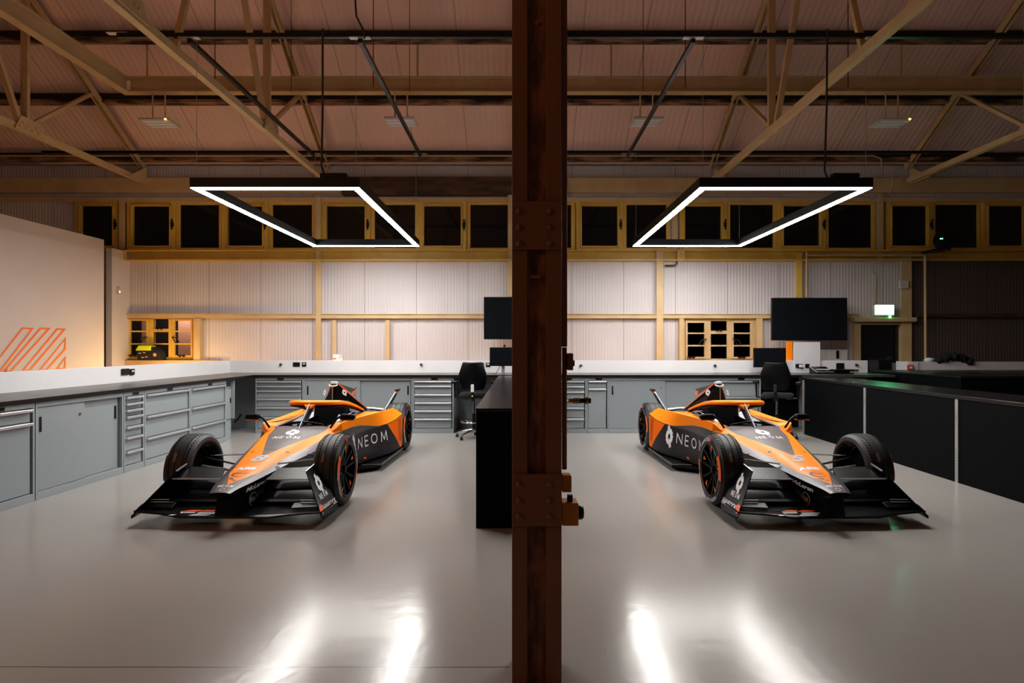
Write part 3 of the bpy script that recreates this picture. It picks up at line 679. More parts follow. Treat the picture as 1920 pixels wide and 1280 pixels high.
# orange LED strips shining up from behind the boards
zt=wz(675.5,DB)
e=empty('led_strip',(0,DB+.05,zt-.02)); tag(e,'orange light strip behind the back white board','light strip')
MB().box(wx(428,DB),wx(1480,DB),-.012,.012,0,.012).build('diffuser','ledor',e); MB().box(wx(428,DB),wx(1480,DB),-.018,.018,-.014,0).build('channel','alu',e)
e=empty('led_strip',(x0,y0,zt-.02),ang); tag(e,'orange light strip behind the left white board','light strip')
MB().box(0,Lw+.8,.850,.872,0,.012).build('diffuser','ledor',e); MB().box(0,Lw+.8,.845,.877,-.014,0).build('channel','alu',e)
# striped graphic on the partition
def PG(px,py):  # point of the partition plane seen in that image column
    D=1108*7.3/(975-px); return (XP+.004, D, wz(py,D))
g=[]
def bar(pts): g.append([PG(*p) for p in pts])
def outl(poly,t=3.2):
    n=len(poly); out=[]
    from math import hypot
    area=sum(poly[i][0]*poly[(i+1)%n][1]-poly[(i+1)%n][0]*poly[i][1] for i in range(n))
    s=1 if area>0 else -1
    for i in range(n):
        p0,p1,p2=Vector(poly[i-1]),Vector(poly[i]),Vector(poly[(i+1)%n])
        d1=(p1-p0).normalized(); d2=(p2-p1).normalized(); n1=Vector((-d1.y,d1.x))*s; n2=Vector((-d2.y,d2.x))*s
        m=(n1+n2); m=m/max(.35,m.dot(n1)); out.append(tuple(p1+m*t))
    for i in range(n):
        j=(i+1)%n; bar([poly[i],poly[j],out[j],out[i]])
base=lambda x: 698.5-.053*x
outl([(41,613.5),(63.5,614.5),(-45,756),(-70,756)]); outl([(74.5,614),(95,614.5),(20,697.5),(3,698)]); outl([(106,615),(123.5,616),(56,695.5),(39,696.5)])
outl([(123,632),(123,655),(88,694),(71.5,695)]); outl([(123,667.5),(123,690),(118,692.5),(103,693.4)])
outl([(1,700),(15,690),(10,698),(3,700)],2)
vs=[];fs=[]
for q in g: fs.append(tuple(range(len(vs),len(vs)+4))); vs+=q
me=bpy.data.meshes.new('wall_graphic'); me.from_pydata(vs,[],fs); me.materials.append(M['orangepaint'])
o=mk_obj('wall_graphic',me); so=o.modifiers.new('s','SOLIDIFY'); so.thickness=.003; so.offset=0
tag(o,'orange outlined diagonal stripes on the left partition','graphic')

# sockets and knobs on the boards
def socket(x0,x1,y0,y1,lab,plug=False,D=DB-.012,mat='black',detail=True):
    if 1488<x0<1530: D=DB-.045
    X0,X1=wx(x0,D),wx(x1,D); e=empty('wall_socket',((X0+X1)/2,D,wz(y1,D))); tag(e,lab,'socket','black sockets on the white boards'); W=(X1-X0)/2; Hh=wz(y0,D)-wz(y1,D)
    MB().box(-W,W,0,.011,0,Hh).build('plate',mat,e,bevel=.003)
    if detail: MB().box(-W*.5,W*.5,-.004,0,Hh*.5,Hh*.8).build('module','white',e)
    if plug: MB().box(-.01,.05,-.05,0,.01,.06).build('plug','white',e,bevel=.006)
socket(549,562,679,687,'black double socket on the back board, left part',detail=False); socket(566,574,679,687,'black data socket with white insert on the back board, left part')
socket(894,907,680,687.5,'black double socket left of the small monitor',detail=False); socket(911,919,680,687.5,'black data socket just left of the small monitor')
socket(1492,1506,682,689.5,'black double socket with a white plug below the white riser',True,detail=False); socket(1510,1518,682,689.5,'small black socket right of the white plug',detail=False)
socket(1569,1583,682,690,'black socket behind the desk equipment',detail=False)
for px,lab,D0_ in ((227,'black double socket on the left board',0),(243,'black data socket with white insert on the left board',1)):
    D=(-5.47-SL*5.3)/((px-975)/1108.0-SL); x=-5.47+SL*(D-5.3)
    e=empty('wall_socket',(x+.004,D,wz(703,D)),ang); tag(e,lab,'socket','black sockets on the white boards')
    W=.145 if not D0_ else .085
    MB().box(0,W,-.012,0,0,.085).build('plate','black',e,bevel=.003)
    if D0_: MB().box(.02,.065,-.016,-.012,.045,.065).build('module','white',e)
for px,py,lab in ((527,683,'small metal air outlet on the back board, leftmost'),(790,683,'small metal air outlet on the back board, left of the pillar'),(1089,685,'small metal air outlet on the back board, right of the pillar'),(1340,685,'small metal air outlet below the right casement window'),(1605,684,'small metal air outlet at the right end of the back board')):
    e=empty('air_outlet',(wx(px,DB),DB,wz(py,DB))); tag(e,lab,'air outlet','air outlets on the back board')
    MB().lathe([(0,.028),(-.012,.028),(-.014,.0)],(0,0,0),'y',14).build('base','steel',e); MB().lathe([(-.012,.016),(-.05,.016),(-.052,0)],(0,0,0),'y',12).build('nozzle','black',e)
# small things on walls
e=empty('control_unit',(wx(633,10.86),10.86,zt)); tag(e,'small lit control unit on the ledge behind the left car','control unit')
MB().box(-.09,.09,0,.05,.0,.115).build('housing','lampw',e,bevel=.006); MB().box(-.075,.02,-.003,0,.055,.10).build('screen','blue',e); MB().box(-.075,-.03,-.003,0,.02,.04).build('button','dred',e)
e=empty('thermostat',(-7.515,11.05,wz(551,11.05))); tag(e,'small white sensor box on the left wall return','sensor')
MB().box(0,.03,-.04,.04,0,.11).build('housing','lampw',e,bevel=.006); MB().box(.03,.034,-.01,.01,.03,.05).build('indicator','amber',e)
# tool bag
e=empty('tool_bag',(wx(288,DW-.16),DW-.18,wz(674.5,DW-.16))); tag(e,'black tool bag with neon yellow top on the left window sill','bag')
MB().add([(-.24,-.1,0),(.2,-.1,0),(.2,.12,0),(-.24,.12,0),(-.26,-.11,.16),(.17,-.11,.17),(.17,.12,.17),(-.26,.12,.16),(-.2,-.07,.24),(.06,-.07,.25),(.06,.09,.25),(-.2,.09,.24)],
  [(0,3,2,1),(0,1,5,4),(1,2,6,5),(2,3,7,6),(3,0,4,7),(4,5,9,8),(5,6,10,9),(6,7,11,10),(7,4,8,11),(8,9,10,11)]).build('bag_body','fabric',e,bevel=.02,smooth=30)
MB().add([(-.26,-.125,.18),(.03,-.125,.18),(.0,-.09,.27),(-.22,-.09,.275),(-.26,.1,.18),(.03,.1,.18),(.0,.08,.27),(-.22,.08,.275)],[(0,1,2,3),(4,7,6,5),(0,4,5,1),(1,5,6,2),(2,6,7,3),(3,7,4,0)]).build('lid','neon',e,bevel=.01)
for px_,pz_ in ((-.2,.12),(-.12,.13),(-.15,.04),(-.08,.05)): MB().box(px_,px_+.045,-.112,-.10,pz_,pz_+.02).build('badge','dgold',e)
MB().lathe([(-.115,.0),(-.115,.03),(-.105,.035),(-.10,.035)],(.10,0,.10),'y',12).build('pocket_badge','dgold',e)

# screens
def screen(x0,x1,y0,y1,D,lab,name='wall_screen',cat='screen'):
    X0,X1=wx(x0,D),wx(x1,D); Z0,Z1=wz(y1,D),wz(y0,D); e=empty(name,((X0+X1)/2,D,Z0)); tag(e,lab,cat); W=(X1-X0)/2; Hh=Z1-Z0
    MB().box(-W,W,0,.05,0,Hh).build('casing','black',e,bevel=.005); MB().box(-W+.012,W-.012,-.003,0,.02,Hh-.012).build('display','blackgloss',e)
    return e,W,Hh
e,W,Hh=screen(1447,1589,558,638,10.9,'large black wall screen right of the right casement window')
MB().box(-.2,.2,.05,DW-10.9,Hh*.3,Hh*.7).build('wall_bracket','black',e)
e,W,Hh=screen(907,1049,556.5,636,10.9,'large black wall screen partly hidden by the pillar')
MB().box(-.2,.2,.05,DW-10.9,Hh*.3,Hh*.7).build('wall_bracket','black',e)
def monitor(x0,x1,y0,y1,D,lab,zdesk,cam=False,sx=.1):
    e,W,Hh=screen(x0,x1,y0,y1,D,lab,'desk_monitor','monitor')
    dz=(wz(y1,D)-zdesk)
    MB().box(-W*.1-.03,-W*.1+.03,.05,.08,-dz+.0,Hh*.5).build('stand_post','alu',e,bevel=.005)
    MB().box(-W*.1-.12,-W*.1+.12,-.02,.16,-dz,-dz+.012).build('stand_foot','alu',e,bevel=.004)
    MB().tube([(-W*.1-.2,.0,-dz+.01),(-W*.1-.12,.02,-dz+.03),(-W*.1-.05,.06,-dz+.15),(-W*.1,.07,-dz+.2)],.006,6).build('lead','cable',e)
    if cam: MB().lathe([(-.03,0),(-.03,.022),(.02,.022),(.02,0)],(0,0,Hh+.025),'y',12).build('webcam','black',e)
    return e
monitor(918,974,651,686,10.3,'small black monitor on the central bench left of the pillar',.976,True)
monitor(1414,1474,652,688.5,10.45,'small black monitor on the back worktop by the right chair',.99)
# white riser and boxes near the right screen
tag(MB().box(wx(1489,DB-.03),wx(1538,DB-.03),DB-.03,DB-.002,wz(700,DB-.03),wz(641,DB-.03)).build('riser_panel','white',bevel=.002),'tall white panel below the large right screen','panel')
tag(MB().box(wx(1478,DB),wx(1489,DB)-.002,DB+.06,DB+.09,.0,wz(640,DB)).build('orange_panel','orange',bevel=.002),'bright orange upright panel beside the white riser','panel')
e=empty('first_aid_box',(wx(1541,DW-.1),DW-.2,wz(677,DW-.2))); tag(e,'grey box with a dark handle right of the white riser','box')
MB().box(.03,.44,0,.18,0,.22).build('body','lampw',e,bevel=.006); MB().box(.0,.03,0,.18,0,.22).build('side_cheek','partition',e); MB().box(.22,.27,-.012,0,.05,.2).build('handle','black',e)
# equipment on the right end of the back worktop
zt2=.99
e=empty('mixing_console',(wx(1543,10.45),10.45,zt2)); tag(e,'black control panel with silver rim on the right of the worktop','device')
MB().add([(-.17,-.13,0),(.13,-.13,0),(.13,.15,0),(-.17,.15,0),(-.17,-.13,.03),(.13,-.13,.03),(.13,.15,.12),(-.17,.15,.12)],[(0,3,2,1),(4,5,6,7),(0,1,5,4),(1,2,6,5),(2,3,7,6),(3,0,4,7)]).build('body','black',e,bevel=.006)
MB().beam((-.17,-.13,.034),(.13,-.13,.034),.012,.01).beam((-.17,-.13,.034),(-.17,.15,.124),.012,.01).build('rim','alu',e)
k=MB()
for i in range(8): k.box(-.12+.03*i,-.10+.03*i,-.02,.0,.07,.082)
k.build('buttons','dwhite',e)
e=empty('laptop',(wx(1577,10.4),10.4,zt2)); tag(e,'closed black laptop docked beside the control panel','laptop')
MB().box(-.16,.26,-.10,.16,.05,.075).build('body','black',e,bevel=.004); MB().box(-.12,.20,-.05,.12,0,.05).build('dock','black',e,bevel=.004); MB().box(.10,.24,-.12,-.10,.02,.045).build('drive','steel',e)
e=empty('small_screen',(wx(1576,10.6),10.62,zt2)); tag(e,'small black upright screen behind the laptop','screen')
MB().box(-.06,.08,0,.02,.06,.18).build('display','blackgloss',e,bevel=.003); MB().box(-.02,.03,0,.03,0,.06).build('foot','black',e)
# exit sign, call point, door things
e=empty('exit_sign',(wx(1657,DW-.2),DW-.22,wz(590,DW-.2))); tag(e,'lit green and white exit sign above the dark door','sign')
MB().box(-.19,.19,0,.08,-.02,.19).build('housing','lampw',e,bevel=.004); MB().box(-.175,.175,-.006,0,.01,.18).build('face','exit',e); MB().box(.09,.12,-.01,.01,-.055,-.02).build('indicator','green',e)
shape([[(-.12,.03),(-.05,.03),(-.05,.15),(-.12,.15)],[(.0,.08),(.06,.08),(.06,.05),(.12,.095),(.06,.14),(.06,.11),(.0,.11)]],flat((0,-.009,0),(1,0,0),(0,0,1)),'pictogram','exit2' if 'exit2' in M else 'green',e)
tag(MB().tube([(wx(1640,DW-.04),DW-.03,wz(572,DW)),(wx(1640,DW),DW-.03,wz(519,DW)),(wx(1631,DW),DW-.03,wz(508,DW))],.01,6).build('power_cable','cream'),'pale cable rising from the exit sign','cable')
e=empty('fire_call_point',(wx(1706,10.78),10.75,wz(693,10.78))); tag(e,'small red fire call point on the white stub wall','call point')
MB().box(-.045,.045,0,.045,0,.09).build('housing','dred',e,bevel=.004); MB().box(-.025,.025,-.004,0,.025,.06).build('window','dwhite',e)
tag(MB().box(wx(1677,DW),wx(1693,DW),DW-.17,DW-.13,wz(542,DW),wz(527,DW)).build('sounder_box','lampw',bevel=.004),'small grey box on the wide post by the door','box')
# green lights on equipment in the dark
e=empty('wall_fan',(wx(1765,DW-.5),DW-.5,wz(468,DW-.5))); tag(e,'dark round unit with two green lights high on the right','fan unit')
MB().lathe([(-.02,.0),(-.02,.16),(.08,.18),(.09,.0)],(.08,0,.17),'y',20).build('housing','black',e,smooth=40)
MB().box(-.06,.2,.02,.48,.0,.03).build('bracket','black',e)
for xx in (-.03,.0): MB().lathe([(-.03,0),(-.03,.008),(-.02,.008)],(xx,0,.20),'y',8).build('indicator','green',e)

# ------------------------------------------------------------ dark benches
e=empty('central_bench',(-.02,4.83,0)); tag(e,'long black island bench left of the pillar','bench')
MB().box(-.34,.30,.0,5.15,0,.955).build('carcass','blackmatt',e,bevel=.003)
MB().box(-.342,.302,-.003,5.16,.955,.98).build('top','desktop',e,bevel=.003)
e=empty('black_desk',(4.76,4.4,0)); tag(e,'long black desk with pale metal strips at the right','desk')
MB().box(.0,.65,0,5.56,0,.91).build('carcass','blackmatt',e)
MB().box(-.01,.70,-.02,5.575,.91,.95).build('top','desktop',e,bevel=.003)
for px,y0 in ((1506,706),(1621,724),(1793.5,745)):
    D=1108*4.75/(px-975)
    s_=MB().box(-.012,0,D-4.4-.022,D-4.4+.022,.0,.905).build('metal_strip','steel',e)
    h=MB()
    for k in range(14):
        for dy in (-.011,.011): h.lathe([(-.0135,0),(-.0135,.0035),(-.012,.0035)],(0,D-4.4+dy,.05+.031*k+ (.3 if k>10 else 0)),'x',6)
    h.build('holes','black',s_)
MB().box(.10,.20,4.2,4.24,.951,.958).build('cable_grommet','steel',e)
e=empty('black_counter',(6.42,8.6,0)); tag(e,'taller black counter in the dark right corner','counter')
MB().box(0,5.4,0,2.2,0,1.01).build('carcass','blackmatt',e); MB().box(-.02,5.4,-.02,2.2,1.01,1.04).build('top','black',e,bevel=.003)
# coats and cables heaped on the low wall
e=empty('jacket_heap',(wx(1783,10.9),10.90,wz(678,10.82))); tag(e,'heap of dark jackets and cables on the low wall at right','clothing')
b=MB()
def blob(mb,c,r,n=10):
    vs=[];fs=[]
    for i in range(n//2+1):
        for k in range(n):
            t=PI*i/(n//2); p=2*PI*k/n; q=1+.22*math.sin(3.1*k+i*1.7+c[0]*9)
            vs.append((c[0]+r[0]*math.sin(t)*math.cos(p)*q, c[1]+r[1]*math.sin(t)*math.sin(p)*q, c[2]+r[2]*math.cos(t)*q))
    for i in range(n//2):
        for k in range(n): fs.append((i*n+k,i*n+(k+1)%n,(i+1)*n+(k+1)%n,(i+1)*n+k))
    mb.add(vs,fs)
for i in range(11): blob(b,(-.28+.055*i,-.05+.03*math.sin(i*2.3),.02+.05*math.sin(i*.33)*1.6),(.07,.09,.055+.01*(i%3)))
b.build('jacket','fabric',e,smooth=70)
b=MB(); blob(b,(-.42,-.03,.03),(.09,.07,.04)); b.build('white_cloth','dwhite',e,smooth=60)
# ------------------------------------------------------------ office chairs
def chair(loc,rz_,lab,badge):
    e=empty('office_chair',loc,rz_); tag(e,lab,'chair','black draughtsman chairs')
    vs=[];nu,nv=9,8    # back shell
    for j in range(nv):
        t=j/(nv-1); z=.80+.42*t; hw=.205*(1-.0*t)*(1-.35*max(0,t-.55)/.45)*(1-.25*max(0,.35-t)/.35)
        for i in range(nu):
            u=-1+2*i/(nu-1); vs.append((hw*u,-.20-.05*t+.05*u*u-.02*math.sin(t*PI),z))
    fs=[(j*nu+i,j*nu+i+1,(j+1)*nu+i+1,(j+1)*nu+i) for j in range(nv-1) for i in range(nu-1)]
    o=MB().add(vs,fs).build('backrest','chairblack',e,smooth=60); s=o.modifiers.new('s','SOLIDIFY'); s.thickness=.055; s.offset=1
    bv=o.modifiers.new('b','BEVEL'); bv.width=.018; bv.segments=3
    MB().box(-.024,.024,-.31,-.255,.76,.88).build('back_tag',badge,e,bevel=.008)
    MB().box(-.022,.022,-.28,-.24,.62,.92).beam((0,-.26,.64),(0,-.02,.64),.05,.03).build('back_bar','black',e,bevel=.006)
    o=MB().add([(-.23,-.2,.66),(.23,-.2,.66),(.25,.22,.66),(-.25,.22,.66),(-.21,-.18,.735),(.21,-.18,.735),(.23,.2,.73),(-.23,.2,.73)],[(0,3,2,1),(4,5,6,7),(0,1,5,4),(1,2,6,5),(2,3,7,6),(3,0,4,7)]).build('seat','fabric',e,bevel=.03,smooth=50)
    for sx in (-1,1):
        MB().tube([(sx*.14,0,.65),(sx*.30,-.02,.66),(sx*.31,-.02,.88)],.017,8).box(sx*.31-.035,sx*.31+.035,-.15,.11,.88,.915).build('armrest','black',e,bevel=.01)
    MB().tube([(0,0,.12),(0,0,.40)],.028,12).build('gas_lift','black',e,smooth=50)
    MB().tube([(0,0,.40),(0,0,.66)],.017,12).build('piston','chrome',e,smooth=50)
    ring=[(.21*math.cos(2*PI*k/24),.21*math.sin(2*PI*k/24),.27) for k in range(25)]
    r_=MB().tube(ring,.011,6,cap=False)
    for k in range(4): a=PI/4+PI/2*k; r_.tube([(0,0,.24),(.21*math.cos(a),.21*math.sin(a),.27)],.008,6)
    r_.build('foot_ring','chrome',e,smooth=50)
    for k in range(5):
        a=2*PI*k/5+.3; c,s_=math.cos(a),math.sin(a)
        l=MB().tube([(0,0,.13),(.15*c,.15*s_,.11),(.29*c,.29*s_,.075)],[.026,.018,.013],8).build('leg','chrome',e,smooth=50)
        MB().lathe([(-.022,0),(-.022,.027),(.022,.027),(.022,0)],(.29*c,.29*s_,.028),'x',12).tube([(.29*c,.29*s_,.028),(.29*c,.29*s_,.075)],.008,6).build('caster','black',l)
    MB().lathe([(0,0),(-.0,.012),(-.02,.012),(-.02,0)],(.0,-.29,.70),'y',10).build('adjuster','neon' if badge=='dwhite' else 'black',e)
chair((wx(888,9.45),9.5,0),.0,'black office chair with white back tag, left of the pillar','dwhite')
chair((wx(1462,9.3),9.4,0),-.5,'black office chair in shade by the right desk','fabric')

# ------------------------------------------------------------ racing car
def body_stations():
    # y : c0 c1 c2 c3 cb c4 c5 c6   (half width, height)
    return [
    (-.86,[(0,.314),(.02,.314),(.035,.313),(.05,.312),(.056,.311),(.082,.305),(.078,.29),(.06,.28)]),
    (-.80,[(0,.337),(.03,.337),(.05,.336),(.065,.334),(.07,.332),(.103,.322),(.095,.275),(.08,.25)]),
    (-.60,[(0,.373),(.04,.372),(.065,.370),(.09,.366),(.105,.362),(.158,.346),(.145,.262),(.10,.24)]),
    (-.35,[(0,.416),(.055,.414),(.09,.411),(.125,.404),(.145,.398),(.207,.372),(.19,.262),(.13,.22)]),
    (-.10,[(0,.465),(.08,.463),(.12,.457),(.16,.447),(.192,.437),(.255,.400),(.235,.265),(.17,.2)]),
    (.30,[(0,.53),(.13,.524),(.19,.512),(.25,.494),(.282,.478),(.345,.434),(.29,.28),(.2,.14)]),
    (.62,[(0,.585),(.19,.574),(.24,.562),(.31,.538),(.345,.52),(.41,.462),(.33,.29),(.24,.11)]),
    (.80,[(0,.607),(.21,.60),(.26,.588),(.35,.56),(.385,.538),(.44,.470),(.34,.30),(.28,.10)]),
    (.86,[(0,.615),(.215,.612),(.265,.605),(.43,.64),(.442,.56),(.45,.46),(.34,.33),(.30,.10)]),
    (.88,[(0,.40),(.205,.40),(.27,.61),(.435,.648),(.445,.56),(.452,.46),(.36,.33),(.34,.10)]),
    (1.15,[(0,.36),(.215,.38),(.28,.615),(.455,.645),(.456,.56),(.455,.456),(.43,.32),(.42,.10)]),
    (1.45,[(0,.36),(.215,.38),(.28,.62),(.485,.642),(.482,.54),(.468,.455),(.47,.30),(.47,.09)]),
    (1.70,[(0,.38),(.21,.40),(.28,.625),(.515,.638),(.52,.50),(.51,.458),(.525,.30),(.53,.09)]),
    (1.88,[(0,.42),(.20,.44),(.28,.63),(.54,.636),(.575,.475),(.575,.46),(.59,.30),(.60,.09)]),
    (1.90,[(0,.66),(.20,.66),(.29,.64),(.545,.635),(.583,.473),(.583,.461),(.60,.30),(.61,.09)]),
    (2.10,[(0,.67),(.20,.66),(.32,.63),(.57,.634),(.645,.478),(.645,.466),(.665,.28),(.68,.09)]),
    (2.30,[(0,.65),(.19,.635),(.35,.60),(.59,.63),(.70,.505),(.70,.495),(.71,.28),(.72,.10)]),
    (2.50,[(0,.61),(.18,.60),(.36,.575),(.62,.635),(.745,.555),(.745,.54),(.745,.30),(.74,.12)]),
    (2.53,[(0,.60),(.16,.59),(.26,.56),(.32,.52),(.38,.47),(.42,.42),(.42,.30),(.42,.12)]),
    (3.10,[(0,.53),(.11,.52),(.17,.50),(.21,.46),(.24,.42),(.26,.36),(.26,.26),(.24,.14)]),
    (3.65,[(0,.46),(.07,.45),(.10,.43),(.13,.40),(.15,.36),(.16,.32),(.15,.26),(.13,.18)])]
def make_car():
    e=empty('race_car',(0,0,0))
    st=body_stations(); np_=8; vs=[]; fs=[]; ms=[]
    full=[]
    for y,p in st:
        row=[(-w_,y,z) for w_,z in reversed(p[1:])]+[(w_,y,z) for w_,z in p]
        full.append(row)
    n=len(full[0])
    for row in full: vs+=row
    for i in range(len(full)-1):
        ya=st[i][0]
        for k in range(n-1):
            fs.append((i*n+k,i*n+k+1,(i+1)*n+k+1,(i+1)*n+k))
            kk=abs(k-(n-2)/2); seg=int(kk+.5)  # 0.5.. -> strip index
            s_=(k-7) if k>=7 else (6-k)        # 0: c0-c1 ... 6: c5-c6
            if s_<=1 and .85<ya<1.89: mi=2
            elif s_<=3: mi=0
            elif s_==4: mi=1 if ya<2.5 else 3
            else: mi=3
            if ya>=2.5 : mi=4
            ms.append(mi)
    b=MB(); b.v=vs; b.f=fs; b.m=ms
    b.add([],[])
    b.f.append(tuple(range(n))); b.m.append(4); L0=(len(full)-1)*n; b.f.append(tuple(L0+k for k in range(n-1,-1,-1))); b.m.append(4)
    for i in range(len(full)-1): b.f.append((i*n,(i+1)*n,(i+1)*n+n-1,i*n+n-1)); b.m.append(4)   # underside
    body=b.build('bodywork',['livery','grey','carbonm','liveryside','carbonm'],e,smooth=32)
    bm=bmesh.new(); bm.from_mesh(body.data); bmesh.ops.triangulate(bm, faces=bm.faces); bvh=BVHTree.FromBMesh(bm); bm.to_mesh(body.data); bm.free()
    body.data.shade_smooth(); body.data.set_sharp_from_angle(angle=math.radians(24))
    def top(x,y,off=.003):
        h=bvh.ray_cast(Vector((x,y,2)),Vector((0,0,-1)))
        return Vector((x,y,(h[0].z if h[0] else .5)+off))
    def side(sgn,y,z,off=.004):
        h=bvh.ray_cast(Vector((sgn*1.5,y,z)),Vector((-sgn,0,0)))
        return Vector(((h[0].x if h[0] else sgn*.6)+sgn*off,y,z))
    # --- lettering on the nose; reads from the front, so u runs +x and v runs +y
    text_mesh('ABB',.085,lambda a,b_: top(a-.105,b_-.42),'sponsor_lettering','dwhite',body,shear=.15,bold=.004,cuts=1,xs=1.15)
    c_=[(.075*math.cos(t),.055*math.sin(t)) for t in [PI*.15+k*PI*1.6/12 for k in range(13)]]
    polys=[]
    for i in range(12):
        (x0,y0),(x1,y1)=c_[i],c_[i+1]; th=.004+.010*math.sin(PI*i/11)
        polys.append([(x0,y0),(x1,y1),(x1*(1-th/.07),y1*(1-th/.07)),(x0*(1-th/.07),y0*(1-th/.07))])
    polys.append([(-.07,.0),(.05,.01),(.05,.018),(-.07,.010)])
    shape(polys,lambda a,b_: top(a+.0,b_-.52),'oval_logo','dblack',body,1)
    shape([[(-.06,.0),(-.03,.0),(.0,-.03),(-.02,-.035)],[(.0,-.045),(.03,-.05),(.02,-.06),(-.01,-.055)]],lambda a,b_: top(a,b_-.60),'nose_mark','dblack',body,1)
    shape(neom(.034,.12,.18),lambda a,b_: top(a-.06,b_-.785),'sponsor_lettering','dwhite',body,1)
    shape(ring_polys(.02,.016),lambda a,b_: top(a,b_-.825),'nose_badge','dwhite',body)
    shape(emblem(.085),lambda a,b_: top(a,b_*1.0+.60),'emblem','dwhite',body,1)
    shape(neom(.065,.26,.16),lambda a,b_: top(a-.13,b_+.41),'sponsor_lettering','dwhite',body,1)
    for sx in (-1,1): shape([[(-.03,0),(.0,.03),(.012,.03),(-.015,0)],[(.0,.0),(.025,.025),(.04,.02),(.015,0)]],lambda a,b_,sx=sx: top(a+.03*sx,b_+.06),'nose_duct','dblack',body)
    for sx in (-1,1): shape([[(-.02,-.01),(.02,0),(.02,.014),(-.01,.014)]],lambda a,b_,sx=sx: top(sx*.17+a,b_+.05),'panel_clip','dblack',body)
    # side lettering
    def side_text(sgn):
        def fn(a,b_):
            y = 1.37+a if sgn>0 else 1.79-a
            return side(sgn,y,.275+b_,.010)
        shape(neom(.118,.66,.13),fn,'sponsor_lettering','dwhite',body,2)
        yc=1.22 if sgn>0 else 1.95
        shape(emblem(.115),lambda a,b_: side(sgn,yc+sgn*a*.8,.33+b_,.006),'emblem','dwhite',body,2)
        # louvres in the orange block
        lv=[[(2.36+.026*k,.50-.0*k),(2.366+.026*k,.50),(2.366+.026*k+.03,.20),(2.36+.026*k+.03,.20)] for k in range(4)]
        shape([[(q[0],q[1]) for q in p_] for p_ in lv],lambda a,b_: side(sgn,a,b_,.004),'louvre','dblack',body,1)
    side_text(1); side_text(-1)
    for sgn in (-1,1):
        text_mesh('McLaren',.052,lambda a,b_,sgn=sgn: side(sgn,(-.69+a if sgn>0 else -.44-a),.283+b_+((-.69+a if sgn>0 else -.44-a)+.6)*.11,.006),'sponsor_lettering','dwhite',body,bold=.0015,cuts=1,shear=.25,fit=.25)
        # vents and pinstripes on the shoulder
        for k in range(3):
            MB().tube([top(sgn*(.40-.02*k),.92+.05*k,.0025),top(sgn*(.37-.02*k),1.15+.1*k,.0025),top(sgn*(.40-.01*k),1.45+.12*k,.0025)],.0025,4).build('panel_line','dblack',body)
        MB().tube([top(sgn*.55,2.46,.002),top(sgn*.52,2.2,.002),top(sgn*.44,2.05,.002),top(sgn*.41,1.8,.002)],.003,4).build('panel_line','dblack',body)
        text_mesh('TE RO 1',.05,lambda a,b_,sgn=sgn: top(sgn*.52+a-.07,2.36+b_*.8),'side_mark','dblack',body)
    # --- pylon, floor
    MB().add([(-.08,-.80,.10),(.08,-.80,.10),(.14,-.35,.08),(-.14,-.35,.08),(-.07,-.78,.27),(.07,-.78,.27),(.13,-.3,.28),(-.13,-.3,.28)],[(0,3,2,1),(4,5,6,7),(0,1,5,4),(1,2,6,5),(2,3,7,6),(3,0,4,7)]).build('nose_pylon','carbon',e,bevel=.01)
    q=flat((.135,-.60,.175),(.12,.95,0),(0,0,1))
    for sgn in (-1,1):
        fr=flat((sgn*.122,-.56,.185),(.13*sgn*sgn if sgn>0 else -.13*-1,.99*sgn,0) if sgn>0 else (.13,-.99,0),(0,0,1))
        lg=text_mesh('FiA',.06,lambda a,b_,fr=fr,sgn=sgn: fr(a-.045,b_-.02)+Vector((sgn*.008,0,0)),'federation_lettering','dgold' if sgn<0 else 'dgrey',e,bold=.002)
        shape(ring_polys(.058,.052),lambda a,b_,fr=fr,sgn=sgn: fr(a,b_)+Vector((sgn*.008,0,0)),'badge_ring','dgold' if sgn<0 else 'dgrey',e)
    fl=[(.30,.55),(.45,1.25),(.72,1.45),(.745,2.5),(.57,2.62),(.52,3.3),(.42,3.55)]
    poly=[(w_,y,.045) for w_,y in fl]+[(-w_,y,.045) for w_,y in reversed(fl)]
    MB().slab(poly,(0,0,.022)).build('underfloor','carbon',e)
    MB().slab([(-.34,3.2,.08),(.34,3.2,.08),(.36,3.72,.26),(-.36,3.72,.26)],(0,0,.02)).build('diffuser','carbonm',e)
    for sgn in (-1,1):
        MB().beam((sgn*.725,1.46,.075),(sgn*.75,2.5,.085),.012,.02).beam((sgn*.50,1.40,.078),(sgn*.735,1.46,.072),.03,.008).build('floor_edge','grey',e)
        b=shape([[(-.02,-.01),(.04,-.012),(.02,.012),(-.04,.014)]],lambda a,b_,sgn=sgn: side(sgn,1.55+sgn*a,.13+b_,.006),'side_badge','orangem',e)
    # --- halo
    hp=[(.33,2.02,.665),(.315,1.75,.735),(.30,1.5,.79),(.27,1.3,.822),(.20,1.18,.832),(.10,1.14,.834),(0,1.13,.834)]
    path=hp+[(-a,b_,c) for a,b_,c in reversed(hp[:-1])]
    rad=[.026,.038,.048,.055,.058,.060,.060]; rad=rad+list(reversed(rad[:-1]))
    halo=MB().tube(path,rad,12,flat=.55).build('halo','orange',e,smooth=60)
    MB().tube([(a,b_+.012,c-.026) for a,b_,c in path],[r*.86 for r in rad],10,flat=.5).build('halo_underside','carbonm',halo,smooth=60)
    MB().add([(-.014,.78,.60),(.014,.78,.60),(.018,.92,.60),(-.018,.92,.60),(-.018,1.10,.845),(.018,1.10,.845),(.03,1.17,.80),(-.03,1.17,.80)],[(0,3,2,1),(4,5,6,7),(0,1,5,4),(1,2,6,5),(2,3,7,6),(3,0,4,7)]).build('halo_strut','carbon',halo,bevel=.004)
